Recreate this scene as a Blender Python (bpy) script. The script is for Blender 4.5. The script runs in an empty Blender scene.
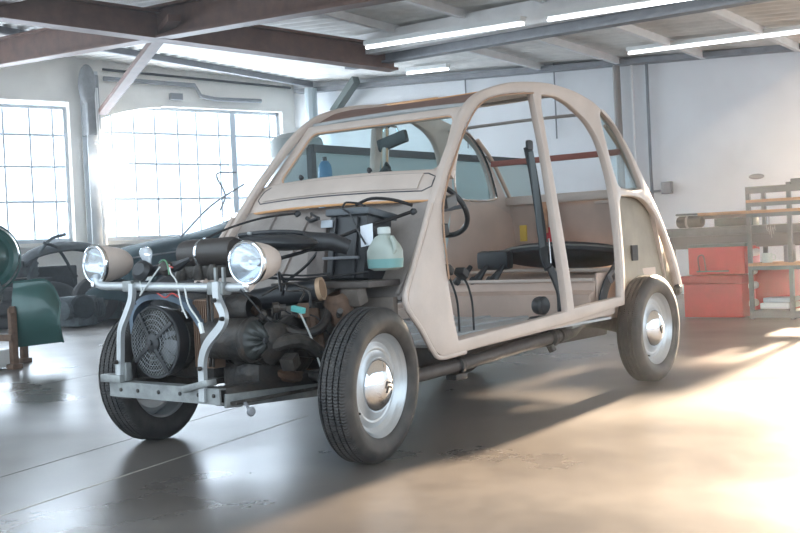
import bpy, bmesh, math, random
from mathutils import Vector, Matrix
random.seed(4)
sc = bpy.context.scene
C = sc.collection
R = math.radians

# ---------------------------------------------------------------- camera
cam_d = bpy.data.cameras.new('camera')
cam = bpy.data.objects.new('camera', cam_d); C.objects.link(cam)
cam_d.sensor_width = 36.0
cam_d.lens = 1096.07 * 36 / 800
cam_d.clip_end = 200
fw = Vector((-0.7914931, -0.61089019, -0.01875794))
rt = Vector((-0.60968274, 0.79133024, -0.04564439))
up = Vector((-0.04272743, 0.02469083, 0.99878162))
m = Matrix((rt, up, -fw)).transposed().to_4x4()
m.translation = Vector((3.1328, 3.2097, 0.7972))
cam.matrix_world = m
sc.camera = cam

# ---------------------------------------------------------------- exposure, sky, sun
sc.view_settings.view_transform = 'Standard'
sc.view_settings.look = 'None'
sc.view_settings.gamma = 1
sc.view_settings.use_curve_mapping = False
sc.view_settings.exposure = 0.0
w = bpy.data.worlds.new('sky'); sc.world = w; w.use_nodes = True
bg = w.node_tree.nodes['Background']
bg.inputs['Color'].default_value = (0.74, 0.88, 1.0, 1)
bg.inputs['Strength'].default_value = 2.7
sd = bpy.data.lights.new('sun', 'SUN'); sd.energy = 52; sd.angle = R(2.5); sd.color = (1.0, .79, .57)
sun = bpy.data.objects.new('sun', sd); C.objects.link(sun)
az, el = R(185.5), R(14)
sv = Vector((math.cos(az)*math.cos(el), math.sin(az)*math.cos(el), math.sin(el)))
sun.rotation_euler = sv.to_track_quat('Z', 'Y').to_euler()
sun.location = (-14, -1, 5)
# daylight entering by the two big windows
def window_light(loc, nrm, sx, sy, e):
    d = bpy.data.lights.new('window_daylight', 'AREA'); d.shape = 'RECTANGLE'; d.size = sx; d.size_y = sy
    d.energy = e; d.color = (.82, .92, 1.0)
    o = bpy.data.objects.new('window_daylight', d); C.objects.link(o)
    o.location = loc
    o.rotation_euler = Vector(nrm).to_track_quat('-Z', 'Y').to_euler()
WE = Vector((.9703, -.2419, 0)); WN = Vector((.2419, .9703, 0)); W0 = Vector((-7.3, -10.2, 0))
def WP(t, z, off=0): return W0 + WE*t + WN*off + Vector((0, 0, z))
def zceil(x, y): return 2.95 - .07*y + .03*(x + 10.5)

# ---------------------------------------------------------------- materials
MATS = {}
def mat(name, col, rough=.5, metal=0.0, var=0.0, vscale=8, bump=0.0, bscale=40, col2=None, trans=0, coat=0, emit=None, rvar=0.0):
    if name in MATS: return MATS[name]
    m = bpy.data.materials.new(name); m.use_nodes = True
    nt = m.node_tree; b = nt.nodes['Principled BSDF']; L = nt.links
    b.inputs['Base Color'].default_value = (*col, 1)
    b.inputs['Roughness'].default_value = rough
    b.inputs['Metallic'].default_value = metal
    if trans: b.inputs['Transmission Weight'].default_value = trans
    if coat: b.inputs['Coat Weight'].default_value = coat; b.inputs['Coat Roughness'].default_value = .1
    if emit: b.inputs['Emission Color'].default_value = (*emit[:3], 1); b.inputs['Emission Strength'].default_value = emit[3]
    if var or bump or rvar:
        tc = nt.nodes.new('ShaderNodeTexCoord')
        n = nt.nodes.new('ShaderNodeTexNoise'); n.inputs['Scale'].default_value = vscale; n.inputs['Detail'].default_value = 7
        n.inputs['Roughness'].default_value = .62
        L.new(tc.outputs['Object'], n.inputs['Vector'])
        if var:
            r = nt.nodes.new('ShaderNodeValToRGB'); r.color_ramp.elements[0].position = .32; r.color_ramp.elements[1].position = .68
            c2 = col2 or tuple(c*(1-var) for c in col)
            r.color_ramp.elements[0].color = (*c2, 1); r.color_ramp.elements[1].color = (*col, 1)
            L.new(n.outputs['Fac'], r.inputs['Fac']); L.new(r.outputs['Color'], b.inputs['Base Color'])
        if rvar:
            mr = nt.nodes.new('ShaderNodeMapRange'); mr.inputs['To Min'].default_value = max(.02, rough-rvar); mr.inputs['To Max'].default_value = rough+rvar
            mr.inputs['From Min'].default_value = .3; mr.inputs['From Max'].default_value = .7
            L.new(n.outputs['Fac'], mr.inputs['Value']); L.new(mr.outputs['Result'], b.inputs['Roughness'])
        if bump:
            n2 = nt.nodes.new('ShaderNodeTexNoise'); n2.inputs['Scale'].default_value = bscale; n2.inputs['Detail'].default_value = 4
            L.new(tc.outputs['Object'], n2.inputs['Vector'])
            bp = nt.nodes.new('ShaderNodeBump'); bp.inputs['Strength'].default_value = bump; bp.inputs['Distance'].default_value = .01
            L.new(n2.outputs['Fac'], bp.inputs['Height']); L.new(bp.outputs['Normal'], b.inputs['Normal'])
    MATS[name] = m
    return m
beige = mat('beige_primer', (.61, .515, .455), .40, 0, .16, 5, .08, 60, rvar=.08)
beige_in = mat('beige_inner', (.64, .52, .45), .6, 0, .2, 4, .1, 50)
floorpan = mat('floor_pan_paint', (.52, .55, .57), .4, 0, .25, 9, .1, 40)
copper = mat('sealer_line', (.62, .33, .15), .55)
silver = mat('silver_paint', (.55, .57, .58), .38, .55, .12, 12, .04, 60)
galv = mat('galvanised_steel', (.36, .375, .37), .42, .6, .45, 14, .06, 50)
chrome = mat('chrome', (.86, .88, .9), .07, 1.0)
reflector = mat('reflector', (.80, .84, .88), .16, 1.0)
rubber = mat('rubber', (.045, .045, .047), .62, 0, .3, 20, .15, 90)
blackpl = mat('black_plastic', (.03, .031, .034), .4, 0, .3, 15)
greasy = mat('greasy_metal', (.030, .030, .031), .42, .3, .5, 18, .4, 45, col2=(.065, .052, .042))
greasy2 = mat('worn_cast_metal', (.10, .09, .08), .5, .4, .5, 22, .4, 60, col2=(.028, .025, .023))
rusty = mat('rusty_iron', (.17, .10, .065), .7, .2, .5, 25, .3, 60)
cable = mat('cable_black', (.02, .02, .022), .45)
strapm = mat('seat_belt_webbing', (.035, .04, .045), .7, 0, .2, 30)
vinyl = mat('black_vinyl', (.03, .032, .035), .45, 0, .3, 8, .2, 70)
bottlem = mat('milky_plastic', (.36, .41, .37), .35, 0, .12, 6)
fluid = mat('turquoise_fluid', (.17, .34, .33), .3)
paper = mat('white_label', (.72, .76, .82), .6)
teal = mat('teal_connector', (.15, .55, .52), .4)
redw = mat('red_wire', (.5, .05, .04), .4)
whitew = mat('pale_wire', (.6, .62, .6), .45)
copperf = mat('oil_cooler_fins', (.26, .17, .12), .5, .5)
green = mat('green_enamel', (.028, .10, .09), .26, .1, .2, 5, coat=.5)
darkgreen = mat('dark_blue_green_paint', (.022, .055, .065), .5, .1, .4, 4)
scrapm = mat('scrap_dark', (.035, .045, .05), .5, .3, .5, 12, .3, 30)
scrapg = mat('scrap_grey', (.12, .145, .155), .5, .3, .5, 10, .3, 30)
redp = mat('red_enamel', (.58, .022, .028), .42, 0, .22, 6)
redd = mat('red_enamel_lid', (.46, .035, .038), .5, 0, .3, 6)
brown = mat('brown_steel_beam', (.19, .10, .07), .55, .1, .35, 6, .1, 20)
greyst = mat('grey_steel_beam', (.27, .28, .30), .5, .2, .3, 5, .1, 20)
whitest = mat('white_painted_steel', (.84, .84, .84), .5, 0, .15, 5)
wood = mat('orange_wood', (.52, .27, .13), .55, 0, .35, 9)
shelfm = mat('shelf_steel', (.10, .12, .13), .5, .3, .25, 10)
benchm = mat('bench_top_grey', (.13, .145, .155), .6, 0, .4, 10)
whitep = mat('white_paint', (.75, .77, .76), .5)
bluep = mat('blue_plastic', (.09, .26, .44), .45)
tankm = mat('tank_grey', (.66, .70, .71), .5, .1, .15, 3)
wallm = mat('white_wall_paint', (.78, .80, .82), .8, 0, .10, 1.6, .25, 7)
wallw = mat('cream_wall_paint', (.82, .79, .74), .85, 0, .14, 2.0, .3, 8)
winfr = mat('window_steel', (.50, .55, .60), .5)
corr = mat('corrugated_ceiling', (.84, .83, .80), .6, 0, .25, 3)
for k_ in ('scrap_dark', 'scrap_grey', 'dark_blue_green_paint'):
    b_ = MATS[k_].node_tree.nodes['Principled BSDF']; b_.inputs['Specular IOR Level'].default_value = .15; b_.inputs['Metallic'].default_value = 0; b_.inputs['Roughness'].default_value = .75
canv_o = mat('canvas_outer', (.23, .145, .12), .8, 0, .2, 10, .15, 80)

def mix_mat(name, kind, tint, gloss=.08, rough=.05, fac=.08):
    m = bpy.data.materials.new(name); m.use_nodes = True; nt = m.node_tree; nt.nodes.clear()
    o = nt.nodes.new('ShaderNodeOutputMaterial'); mx = nt.nodes.new('ShaderNodeMixShader')
    a = nt.nodes.new('ShaderNodeBsdfTransparent'); a.inputs['Color'].default_value = (*tint, 1)
    g = nt.nodes.new('ShaderNodeBsdfGlossy'); g.inputs['Roughness'].default_value = rough
    mx.inputs[0].default_value = fac
    nt.links.new(a.outputs[0], mx.inputs[1]); nt.links.new(g.outputs[0], mx.inputs[2]); nt.links.new(mx.outputs[0], o.inputs[0])
    MATS[name] = m; return m
pane_m = mix_mat('window_glass', 'g', (.95, .97, 1.0), fac=.05, rough=.1)
glass_m = mix_mat('windscreen_glass', 'g', (.86, .93, .94), fac=.05)
lens_m = mix_mat('headlamp_lens', 'g', (.93, .97, 1.0), fac=.22, rough=.12)
def frosted(name, col, tr):
    m = bpy.data.materials.new(name); m.use_nodes = True; nt = m.node_tree; nt.nodes.clear()
    o = nt.nodes.new('ShaderNodeOutputMaterial'); mx = nt.nodes.new('ShaderNodeMixShader')
    a = nt.nodes.new('ShaderNodeBsdfTranslucent'); a.inputs['Color'].default_value = (*col, 1)
    g = nt.nodes.new('ShaderNodeBsdfDiffuse'); g.inputs['Color'].default_value = (*col, 1)
    mx.inputs[0].default_value = tr
    nt.links.new(g.outputs[0], mx.inputs[1]); nt.links.new(a.outputs[0], mx.inputs[2]); nt.links.new(mx.outputs[0], o.inputs[0])
    MATS[name] = m; return m
screen_m = frosted('frosted_screen', (.58, .68, .69), .3)
lining = frosted('roof_lining', (.90, .85, .79), .2)

# concrete floor
def concrete():
    m = bpy.data.materials.new('polished_concrete'); m.use_nodes = True
    nt = m.node_tree; b = nt.nodes['Principled BSDF']; L = nt.links
    g = nt.nodes.new('ShaderNodeNewGeometry')
    def noise(s, d=8, r=.6):
        n = nt.nodes.new('ShaderNodeTexNoise'); n.inputs['Scale'].default_value = s; n.inputs['Detail'].default_value = d; n.inputs['Roughness'].default_value = r
        L.new(g.outputs['Position'], n.inputs['Vector']); return n
    a = noise(1.1); c = noise(7, 9, .7); e = noise(.45, 3)
    r = nt.nodes.new('ShaderNodeValToRGB'); r.color_ramp.elements[0].position = .3; r.color_ramp.elements[1].position = .72
    r.color_ramp.elements[0].color = (.066, .058, .054, 1); r.color_ramp.elements[1].color = (.165, .142, .122, 1)
    ad = nt.nodes.new('ShaderNodeMath'); ad.operation = 'MULTIPLY_ADD'; ad.inputs[1].default_value = .45
    ms = nt.nodes.new('ShaderNodeMath'); ms.operation = 'MULTIPLY'; ms.inputs[1].default_value = .55
    L.new(a.outputs['Fac'], ms.inputs[0]); L.new(c.outputs['Fac'], ad.inputs[0]); L.new(ms.outputs[0], ad.inputs[2])
    L.new(ad.outputs[0], r.inputs['Fac']); L.new(r.outputs['Color'], b.inputs['Base Color'])
    mr = nt.nodes.new('ShaderNodeMapRange'); mr.inputs['From Min'].default_value = .3; mr.inputs['From Max'].default_value = .7
    mr.inputs['To Min'].default_value = .22; mr.inputs['To Max'].default_value = .44
    L.new(e.outputs['Fac'], mr.inputs['Value'])
    m2 = nt.nodes.new('ShaderNodeMath'); m2.operation = 'MULTIPLY_ADD'; m2.inputs[1].default_value = .08
    L.new(c.outputs['Fac'], m2.inputs[0])
    m3 = nt.nodes.new('ShaderNodeMath'); m3.operation = 'SUBTRACT'; m3.inputs[1].default_value = .04
    L.new(mr.outputs['Result'], m3.inputs[0]); L.new(m3.outputs[0], m2.inputs[2]); L.new(m2.outputs[0], b.inputs['Roughness'])
    bp = nt.nodes.new('ShaderNodeBump'); bp.inputs['Strength'].default_value = .12; bp.inputs['Distance'].default_value = .01
    L.new(a.outputs['Fac'], bp.inputs['Height']); L.new(bp.outputs['Normal'], b.inputs['Normal'])
    b.inputs['Specular IOR Level'].default_value = .75
    return m
concrete_m = concrete()

# tyre: sipes as fine relief around the tread
def tyre_mat():
    m = bpy.data.materials.new('tyre_rubber'); m.use_nodes = True
    nt = m.node_tree; b = nt.nodes['Principled BSDF']; L = nt.links
    b.inputs['Roughness'].default_value = .55
    tc = nt.nodes.new('ShaderNodeTexCoord'); sp = nt.nodes.new('ShaderNodeSeparateXYZ'); L.new(tc.outputs['Object'], sp.inputs[0])
    at = nt.nodes.new('ShaderNodeMath'); at.operation = 'ARCTAN2'; L.new(sp.outputs['X'], at.inputs[0]); L.new(sp.outputs['Z'], at.inputs[1])
    zz = nt.nodes.new('ShaderNodeMath'); zz.operation = 'PINGPONG'; zz.inputs[1].default_value = .012; L.new(sp.outputs['Y'], zz.inputs[0])
    ml = nt.nodes.new('ShaderNodeMath'); ml.operation = 'MULTIPLY_ADD'; ml.inputs[1].default_value = 150
    m4 = nt.nodes.new('ShaderNodeMath'); m4.operation = 'MULTIPLY'; m4.inputs[1].default_value = 260; L.new(zz.outputs[0], m4.inputs[0])
    L.new(at.outputs[0], ml.inputs[0]); L.new(m4.outputs[0], ml.inputs[2])
    s = nt.nodes.new('ShaderNodeMath'); s.operation = 'SINE'; L.new(ml.outputs[0], s.inputs[0])
    v = nt.nodes.new('ShaderNodeVectorMath'); v.operation = 'MULTIPLY'; v.inputs[1].default_value = (1, 0, 1); L.new(tc.outputs['Object'], v.inputs[0])
    ln = nt.nodes.new('ShaderNodeVectorMath'); ln.operation = 'LENGTH'; L.new(v.outputs[0], ln.inputs[0])
    gt = nt.nodes.new('ShaderNodeMath'); gt.operation = 'GREATER_THAN'; gt.inputs[1].default_value = .276; L.new(ln.outputs['Value'], gt.inputs[0])
    mm = nt.nodes.new('ShaderNodeMath'); mm.operation = 'MULTIPLY'; L.new(s.outputs[0], mm.inputs[0]); L.new(gt.outputs[0], mm.inputs[1])
    bp = nt.nodes.new('ShaderNodeBump'); bp.inputs['Strength'].default_value = .5; bp.inputs['Distance'].default_value = .003
    L.new(mm.outputs[0], bp.inputs['Height']); L.new(bp.outputs['Normal'], b.inputs['Normal'])
    n = nt.nodes.new('ShaderNodeTexNoise'); n.inputs['Scale'].default_value = 14; n.inputs['Detail'].default_value = 6; L.new(tc.outputs['Object'], n.inputs['Vector'])
    r = nt.nodes.new('ShaderNodeValToRGB'); r.color_ramp.elements[0].position = .35; r.color_ramp.elements[1].position = .7
    r.color_ramp.elements[0].color = (.018, .018, .019, 1); r.color_ramp.elements[1].color = (.055, .050, .046, 1)
    L.new(n.outputs['Fac'], r.inputs['Fac']); L.new(r.outputs['Color'], b.inputs['Base Color'])
    return m
tyre_m = tyre_mat()

# ---------------------------------------------------------------- mesh helpers
def frame_of(d):
    d = Vector(d).normalized()
    a = Vector((0, 0, 1)) if abs(d.z) < .9 else Vector((1, 0, 0))
    x = d.cross(a).normalized(); y = d.cross(x).normalized()
    return x, y
class MB:
    def __init__(s): s.bm = bmesh.new()
    def box(s, c, size, rot=None, bev=0.0, taper=None):
        M = Matrix.Translation(Vector(c)) @ (rot.to_4x4() if rot else Matrix())
        sx, sy, sz = size[0]/2, size[1]/2, size[2]/2
        vs = []
        for z in (-1, 1):
            k = taper if (taper and z > 0) else 1
            for x, y in ((-1, -1), (1, -1), (1, 1), (-1, 1)):
                vs.append(s.bm.verts.new(M @ Vector((x*sx*k, y*sy*k, z*sz))))
        fs = [s.bm.faces.new([vs[i] for i in f]) for f in ((3, 2, 1, 0), (4, 5, 6, 7), (0, 1, 5, 4), (1, 2, 6, 5), (2, 3, 7, 6), (3, 0, 4, 7))]
        if bev:
            es = set(e for f in fs for e in f.edges)
            bmesh.ops.bevel(s.bm, geom=list(es), offset=bev, segments=2, affect='EDGES', profile=.6)
        return s
    def bar(s, p0, p1, w, h, upv=(0, 0, 1), bev=0.0):
        p0, p1 = Vector(p0), Vector(p1); d = p1-p0; L = d.length; d.normalize()
        u = Vector(upv); y = u.cross(d)
        if y.length < 1e-4: y = Vector((0, 1, 0)).cross(d)
        y.normalize(); z = d.cross(y)
        return s.box((p0+p1)/2, (L, w, h), Matrix((d, y, z)).transposed(), bev)
    def ring_sweep(s, rings, closed=False, cap=True):
        n = len(rings[0]); V = [[s.bm.verts.new(p) for p in r] for r in rings]
        m = len(V)
        for i in range(m if closed else m-1):
            a, b = V[i], V[(i+1) % m]
            for j in range(n):
                try: s.bm.faces.new((a[j], a[(j+1) % n], b[(j+1) % n], b[j]))
                except ValueError: pass
        if cap and not closed:
            try:
                s.bm.faces.new(V[0][::-1]); s.bm.faces.new(V[-1])
            except ValueError: pass
        return s
    def tube(s, pts, r, n=8, closed=False, flat=None, smooth=0):
        P = [Vector(p) for p in pts]
        if smooth: P = catmull(P, smooth, closed)
        m = len(P); rings = []
        px = None
        for i in range(m):
            if closed: d = P[(i+1) % m]-P[i-1]
            else: d = P[min(i+1, m-1)]-P[max(i-1, 0)]
            if d.length < 1e-7: d = Vector((0, 0, 1))
            d.normalize()
            if px is None: x, y = frame_of(d)
            else:
                x = (px - d*px.dot(d)).normalized(); y = d.cross(x)
            px = x
            if hasattr(r, '__len__'):
                q = i/(m-1)*(len(r)-1); k = min(int(q), len(r)-2); ri = r[k]+(r[k+1]-r[k])*(q-k)
            else: ri = r
            f = flat or 1
            rings.append([P[i] + x*math.cos(2*math.pi*j/n)*ri + y*math.sin(2*math.pi*j/n)*ri*f for j in range(n)])
        return s.ring_sweep(rings, closed)
    def lathe(s, prof, o=(0, 0, 0), ax=(0, 0, 1), n=32, cap=False, xdir=None):
        o = Vector(o); ax = Vector(ax).normalized(); x, y = frame_of(ax)
        rings = [[o + ax*h + (x*math.cos(2*math.pi*j/n)+y*math.sin(2*math.pi*j/n))*max(r, 1e-4) for j in range(n)] for r, h in prof]
        return s.ring_sweep(rings, False, cap)
    def ell(s, c, r, rot=None, nu=16, nv=10):
        M = Matrix.Translation(Vector(c)) @ (rot.to_4x4() if rot else Matrix())
        rings = []
        for i in range(nv+1):
            a = -math.pi/2 + math.pi*i/nv; ca = max(math.cos(a), 1e-3)
            rings.append([M @ Vector((r[0]*ca*math.cos(2*math.pi*j/nu), r[1]*ca*math.sin(2*math.pi*j/nu), r[2]*math.sin(a))) for j in range(nu)])
        return s.ring_sweep(rings, False, True)
    def poly(s, pts): s.bm.faces.new([s.bm.verts.new(Vector(p)) for p in pts]); return s
    def prism(s, pts, off):
        off = Vector(off); a = [s.bm.verts.new(Vector(p)) for p in pts]; b = [s.bm.verts.new(Vector(p)+off) for p in pts]
        s.bm.faces.new(a[::-1]); s.bm.faces.new(b)
        n = len(a)
        for i in range(n): s.bm.faces.new((a[i], a[(i+1) % n], b[(i+1) % n], b[i]))
        return s
    def grid(s, fn, nu, nv, thick=0.0):
        V = [[s.bm.verts.new(Vector(fn(i/nu, j/nv))) for j in range(nv+1)] for i in range(nu+1)]
        fs = [s.bm.faces.new((V[i][j], V[i+1][j], V[i+1][j+1], V[i][j+1])) for i in range(nu) for j in range(nv)]
        if thick:
            s.bm.normal_update()
            bmesh.ops.solidify(s.bm, geom=fs, thickness=thick)
        return s
    def build(s, name, m, parent=None, ang=35):
        bmesh.ops.recalc_face_normals(s.bm, faces=s.bm.faces)
        me = bpy.data.meshes.new(name); s.bm.to_mesh(me); s.bm.free()
        return link(name, me, m, parent, ang)
def link(name, me, m, parent=None, ang=35):
    if m: me.materials.clear(); me.materials.append(m)
    me.polygons.foreach_set('use_smooth', [True]*len(me.polygons))
    me.set_sharp_from_angle(angle=R(ang))
    o = bpy.data.objects.new(name, me); C.objects.link(o)
    if parent is not None:
        o.parent = parent
        o.matrix_parent_inverse = Matrix.Translation(-PL(parent))
    return o
def PL(o):
    l = Vector(o.location)
    while o.parent is not None and False: o = o.parent
    return l
def catmull(P, k, closed=False):
    out = []; n = len(P)
    rng = range(n if closed else n-1)
    for i in rng:
        p0 = P[(i-1) % n] if closed or i > 0 else P[0]*2-P[1]
        p1 = P[i]; p2 = P[(i+1) % n]
        p3 = P[(i+2) % n] if closed or i+2 < n else P[-1]*2-P[-2]
        for j in range(k):
            t = j/k
            out.append(.5*((2*p1)+(p2-p0)*t+(2*p0-5*p1+4*p2-p3)*t*t+(3*p1-p0-3*p2+p3)*t**3))
    if not closed: out.append(P[-1].copy())
    return out
def tag(o, label=None, cat=None, group=None, kind=None):
    if label: o['label'] = label
    if cat: o['category'] = cat
    if group: o['group'] = group
    if kind: o['kind'] = kind
    return o
def thing(name, label, cat, loc=(0, 0, 0), group=None):
    o = bpy.data.objects.new(name, None); C.objects.link(o); o.location = loc; o.empty_display_size = .1
    return tag(o, label, cat, group)
def rotz(a): return Matrix.Rotation(a, 3, 'Z')
def rotx(a): return Matrix.Rotation(a, 3, 'X')
def roty(a): return Matrix.Rotation(a, 3, 'Y')
def children(o): return [c for c in bpy.data.objects if c.parent == o]
def copy_tree(o, parent=None):
    c = o.copy(); C.objects.link(c)
    if parent is not None: c.parent = parent
    for ch in KIDS.get(o.name, []):
        copy_tree(ch, c)
    return c
KIDS = {}

# ================================================================ SETTING
def struct(o, label=None): o['kind'] = 'structure'; return o
# floor: a dark bed with long cast slabs on it, open joints between
floor = struct(MB().box((-1, -3, -.12), (24, 26, .18)).build('floor', mat('joint_dirt', (.03, .028, .03), .8)))
q = Vector((-.259, .966, 0)); dd = Vector((-.966, -.259, 0))
edges = [-15, -10.2, -6.18, -2.64, -.70, 3.3, 7.4, 11]
for a, b in zip(edges, edges[1:]):
    a2, b2 = a+.004, b-.004
    P = [q*a2 - dd*12, q*b2 - dd*12, q*b2 + dd*15, q*a2 + dd*15]
    mb = MB(); mb.prism([p + Vector((0, 0, -.03)) for p in P], (0, 0, .03))
    mb.build('concrete_slab', concrete_m, floor)
mb = MB(); mb.bar((1.2, .07, .0006), (-.75, -.39, .0006), .006, .0012); mb.build('joint_sealant', mat('sealant', (.42, .38, .33), .5), floor)

# back wall with an unseen tall gateway beyond the shelving, added to admit sun
bw = MB()
XB = -10.5
bw.box((XB-.15, -5.38, 2.0), (.3, 9.16, 4.0))
bw.box((XB-.15, 1.7, 3.6), (.3, 5.0, 1.2))
bw.box((XB-.15, 6.6, 2.0), (.3, 4.8, 4.0))
wall_back = struct(bw.build('wall_back', wallm))
# window wall, window 1 and window 2 cut out of it
ww = MB()
def wbox(mb, t0, t1, z0, z1, off=-.15, th=.3):
    c = WP((t0+t1)/2, (z0+z1)/2, off)
    mb.box(c, (t1-t0, th, z1-z0), Matrix((WE, WN, Vector((0, 0, 1)))).transposed())
wbox(ww, -4.0, 14, -.1, 1.07); wbox(ww, -4.0, 14, 3.12, 5.0)
wbox(ww, .13, .62, 1.07, 3.12); wbox(ww, -4.0, -3.05, 1.07, 3.12); wbox(ww, 2.72, 3.2, 1.07, 3.12); wbox(ww, 6.4, 14, 1.07, 3.12)
wall_left = struct(ww.build('wall_left', wallw))
for k, (a, b) in enumerate(((-3.05, .13),)):            # shallow arched head of the wide window
    mb = MB()
    pts = []
    for i in range(9):
        t = .13 - i/8*1.0; pts.append(WP(t, 3.10-.2*(1-i/8)**1.8, -.3))
    pts += [WP(-.87, 3.12, -.3), WP(.13, 3.12, -.3)]
    mb.prism(pts, WN*.3); mb.build('arch_infill', wallw, wall_left)
def window(n, t0, t1, z0, z1, ts, zs, posts=()):
    f = MB(); off = -.16
    def v(t, w, d): wbox(f, t-w/2, t+w/2, z0, z1, off, d)
    def h(z, w, d): wbox(f, t0, t1, z-w/2, z+w/2, off, d)
    v(t0+.025, .05, .07); v(t1-.025, .05, .07); h(z0+.03, .06, .07); h(z1-.025, .05, .07)
    o = struct(f.build('window_%d' % n, winfr))
    X = [t0] + sorted(ts) + [t1]; Z = [z0] + sorted(zs) + [z1]
    for t in ts:
        g = MB(); w = .10 if t in posts else .026; wbox(g, t-w/2, t+w/2, z0+.05, z1-.04, off, .10 if t in posts else .045)
        g.build('mullion' if t in posts else 'glazing_bar', winfr, o)
    for z in zs:
        g = MB(); wbox(g, t0+.05, t1-.05, z-.016, z+.016, off, .04); g.build('glazing_bar', winfr, o)
    for a, b in zip(X, X[1:]):
        for c, d in zip(Z, Z[1:]):
            g = MB(); wbox(g, a+.008, b-.008, c+.008, d-.008, off-.005, .004); g.build('pane', pane_m, o)
    g = MB(); wbox(g, t0-.05, t1+.05, z0-.06, z0, -.02, .24); g.build('window_sill', wallw, o)
    return o
window(1, .62, 2.72, 1.07, 3.07, [.80+.03, 1.17, 1.55, 1.93, 2.31], [1.67, 2.18, 2.64])
window(2, -3.05, .13, 1.07, 3.12, [-.08, -.44, -.79, -1.18, -1.51, -1.91, -2.16, -2.87], [1.70, 2.24, 2.71], posts=(-2.16,))
window(3, 3.2, 6.4, 1.07, 3.07, [3.6, 4.0, 4.4, 4.8, 5.2, 5.6, 6.0], [1.67, 2.18, 2.64])
# ceiling: corrugated sheets over the steel
def ceil_fn(u, v):
    x = -10.8 + u*12.6; y = -14.5 + v*20
    return (x, y, zceil(x, y) + .018*math.sin(x*2*math.pi/.19))
ceiling = struct(MB().grid(ceil_fn, 530, 8).build('ceiling', corr, ang=60))
# purlins and painted steel
def steel(name, p0, p1, h, wd, m, label, web=.3, lean=0):
    """an I-section between two points (top centre line)"""
    p0, p1 = Vector(p0), Vector(p1); d = (p1-p0).normalized(); y = Vector((0, 0, 1)).cross(d).normalized(); z = d.cross(y)
    mb = MB(); t = .014
    for o, w_, hh in ((-t, wd, t*2), (-h+t, wd, t*2), (-h/2, t*1.4, h-2*t)):
        mb.bar(p0+z*o, p1+z*o, w_, hh)
    o = mb.build(name, m)
    return tag(o, label, 'beam')
def zb(x, y, drop): return (x, y, zceil(x, y)-drop)
for i, y in enumerate((-8.9, -4.55, -3.35, -2.2, -1.0, .3, 1.6)):
    mb = MB(); mb.bar(zb(-10.4, y, .06), zb(.9, y, .06), .06, .09)
    struct(mb.build('trim_%d' % (i+1), whitest if y > -6 else greyst))
steel('roof_beam', zb(-7.55, -4.98, .15), zb(1.0, -7.45, .15), .30, .20, brown, 'brown steel beam carrying the corrugated ceiling, running along the window side of the hall')
steel('roof_beam', zb(-5.2, -11.6, .10), zb(-3.85, 1.0, .10), .34, .18, brown, 'brown cross beam passing high over the scrap pile, above the diagonal brace')
steel('roof_beam', zb(-3.35, -12.3, .10), zb(-2.4, 0.0, .10), .24, .16, brown, 'brown cross beam at the top edge of the ceiling over the window wall')
steel('roof_beam', zb(-7.62, -5.75, .20), zb(-5.3, 3.0, .20), .17, .14, greyst, 'dark grey steel girder crossing the ceiling above the stripped car')
mb = MB(); mb.bar(zb(-7.35, -5.6, .17), zb(-5.12, 3.0, .17), .16, .24); tag(mb.build('cable_duct', whitest), 'white painted duct running beside the grey girder over the car', 'duct')
def lamp_strip(p0, p1, label, e=5):
    t = thing('strip_light', label, 'light', p0, 'fluorescent strip lights under the ceiling')
    p0, p1 = Vector(p0), Vector(p1); z = Vector((0, 0, .05))
    MB().bar(p0+z, p1+z, .09, .05).build('housing', whitep, t)
    MB().tube([p0, p1], .016, 8).build('tube', mat('tube_lit', (.9, .9, .9), .4, emit=(.92, .96, 1, e)), t)
lamp_strip(zb(-6.55, -4.6, .34), zb(-6.15, -2.3, .34), 'long lit strip light under the white duct, the one over the roof of the car')
lamp_strip(zb(-6.10, -2.0, .34), zb(-5.80, -.3, .34), 'long lit strip light under the white duct, nearer the shelving side')
lamp_strip(zb(-9.5, -2.8, .12), zb(-9.0, -.5, .12), 'lit strip light close to the back wall above the shelving')
lamp_strip(zb(-9.7, -6.4, .12), zb(-9.6, -5.6, .12), 'short lit strip light close to the back wall behind the car roof')
# soffit board under the ceiling along the back wall
mb = MB(); mb.bar((XB+.1, -9.2, 3.44), (XB+.1, -.7, 2.96), .2, .07); struct(mb.build('trim_8', greyst))
# steel column with brace, downpipes
t = thing('steel_column', 'weathered grey steel column with brackets between the two tall windows', 'column', WP(.36, 0, .14))
mb = MB()
for o_ in (-.09, .09): mb.bar(WP(.36, 0, .14+o_), WP(.36, 3.55, .14+o_), .02, .2, WE)
mb.bar(WP(.36, 0, .14), WP(.36, 3.55, .14), .16, .02, WE); mb.build('shaft', mat('column_pale', (.55, .58, .60), .5, 0, .25, 4), t)
mb = MB(); mb.bar(WP(.36, 2.62, .16), WP(.36, 3.5, .16), .24, .2, WE, .03); mb.ell(WP(.42, 3.35, .22), (.13, .13, .3)); mb.build('bracket', mat('bracket_grey', (.24, .25, .26), .6, 0, .3, 10), t)
for k in (.17, .23):
    mb = MB(); mb.tube([WP(.2+k*.5, 1.0, .3), WP(.22+k*.5, 3.3, .3)], .012, 6); mb.build('conduit', whitest, t)
mb = MB(); mb.bar(WP(.22, 2.95, .25), (-4.35, -5.3, zceil(-4.35, -5.3)-.30), .13, .07); tag(mb.build('diagonal_brace', brown), 'brown diagonal brace from the column between windows up to the beams', 'brace')
def pipe(pts, r, m, label, cat='pipe', name='pipe', n=10):
    return tag(MB().tube(pts, r, n).build(name, m), label, cat)
pipe([(-10.2, -8.75, 0), (-10.2, -8.75, 3.42)], .10, mat('pipe_blue_grey', (.45, .52, .55), .4, .2), 'pale blue-grey vertical downpipe in the corner behind the car roof', name='downpipe')
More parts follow.
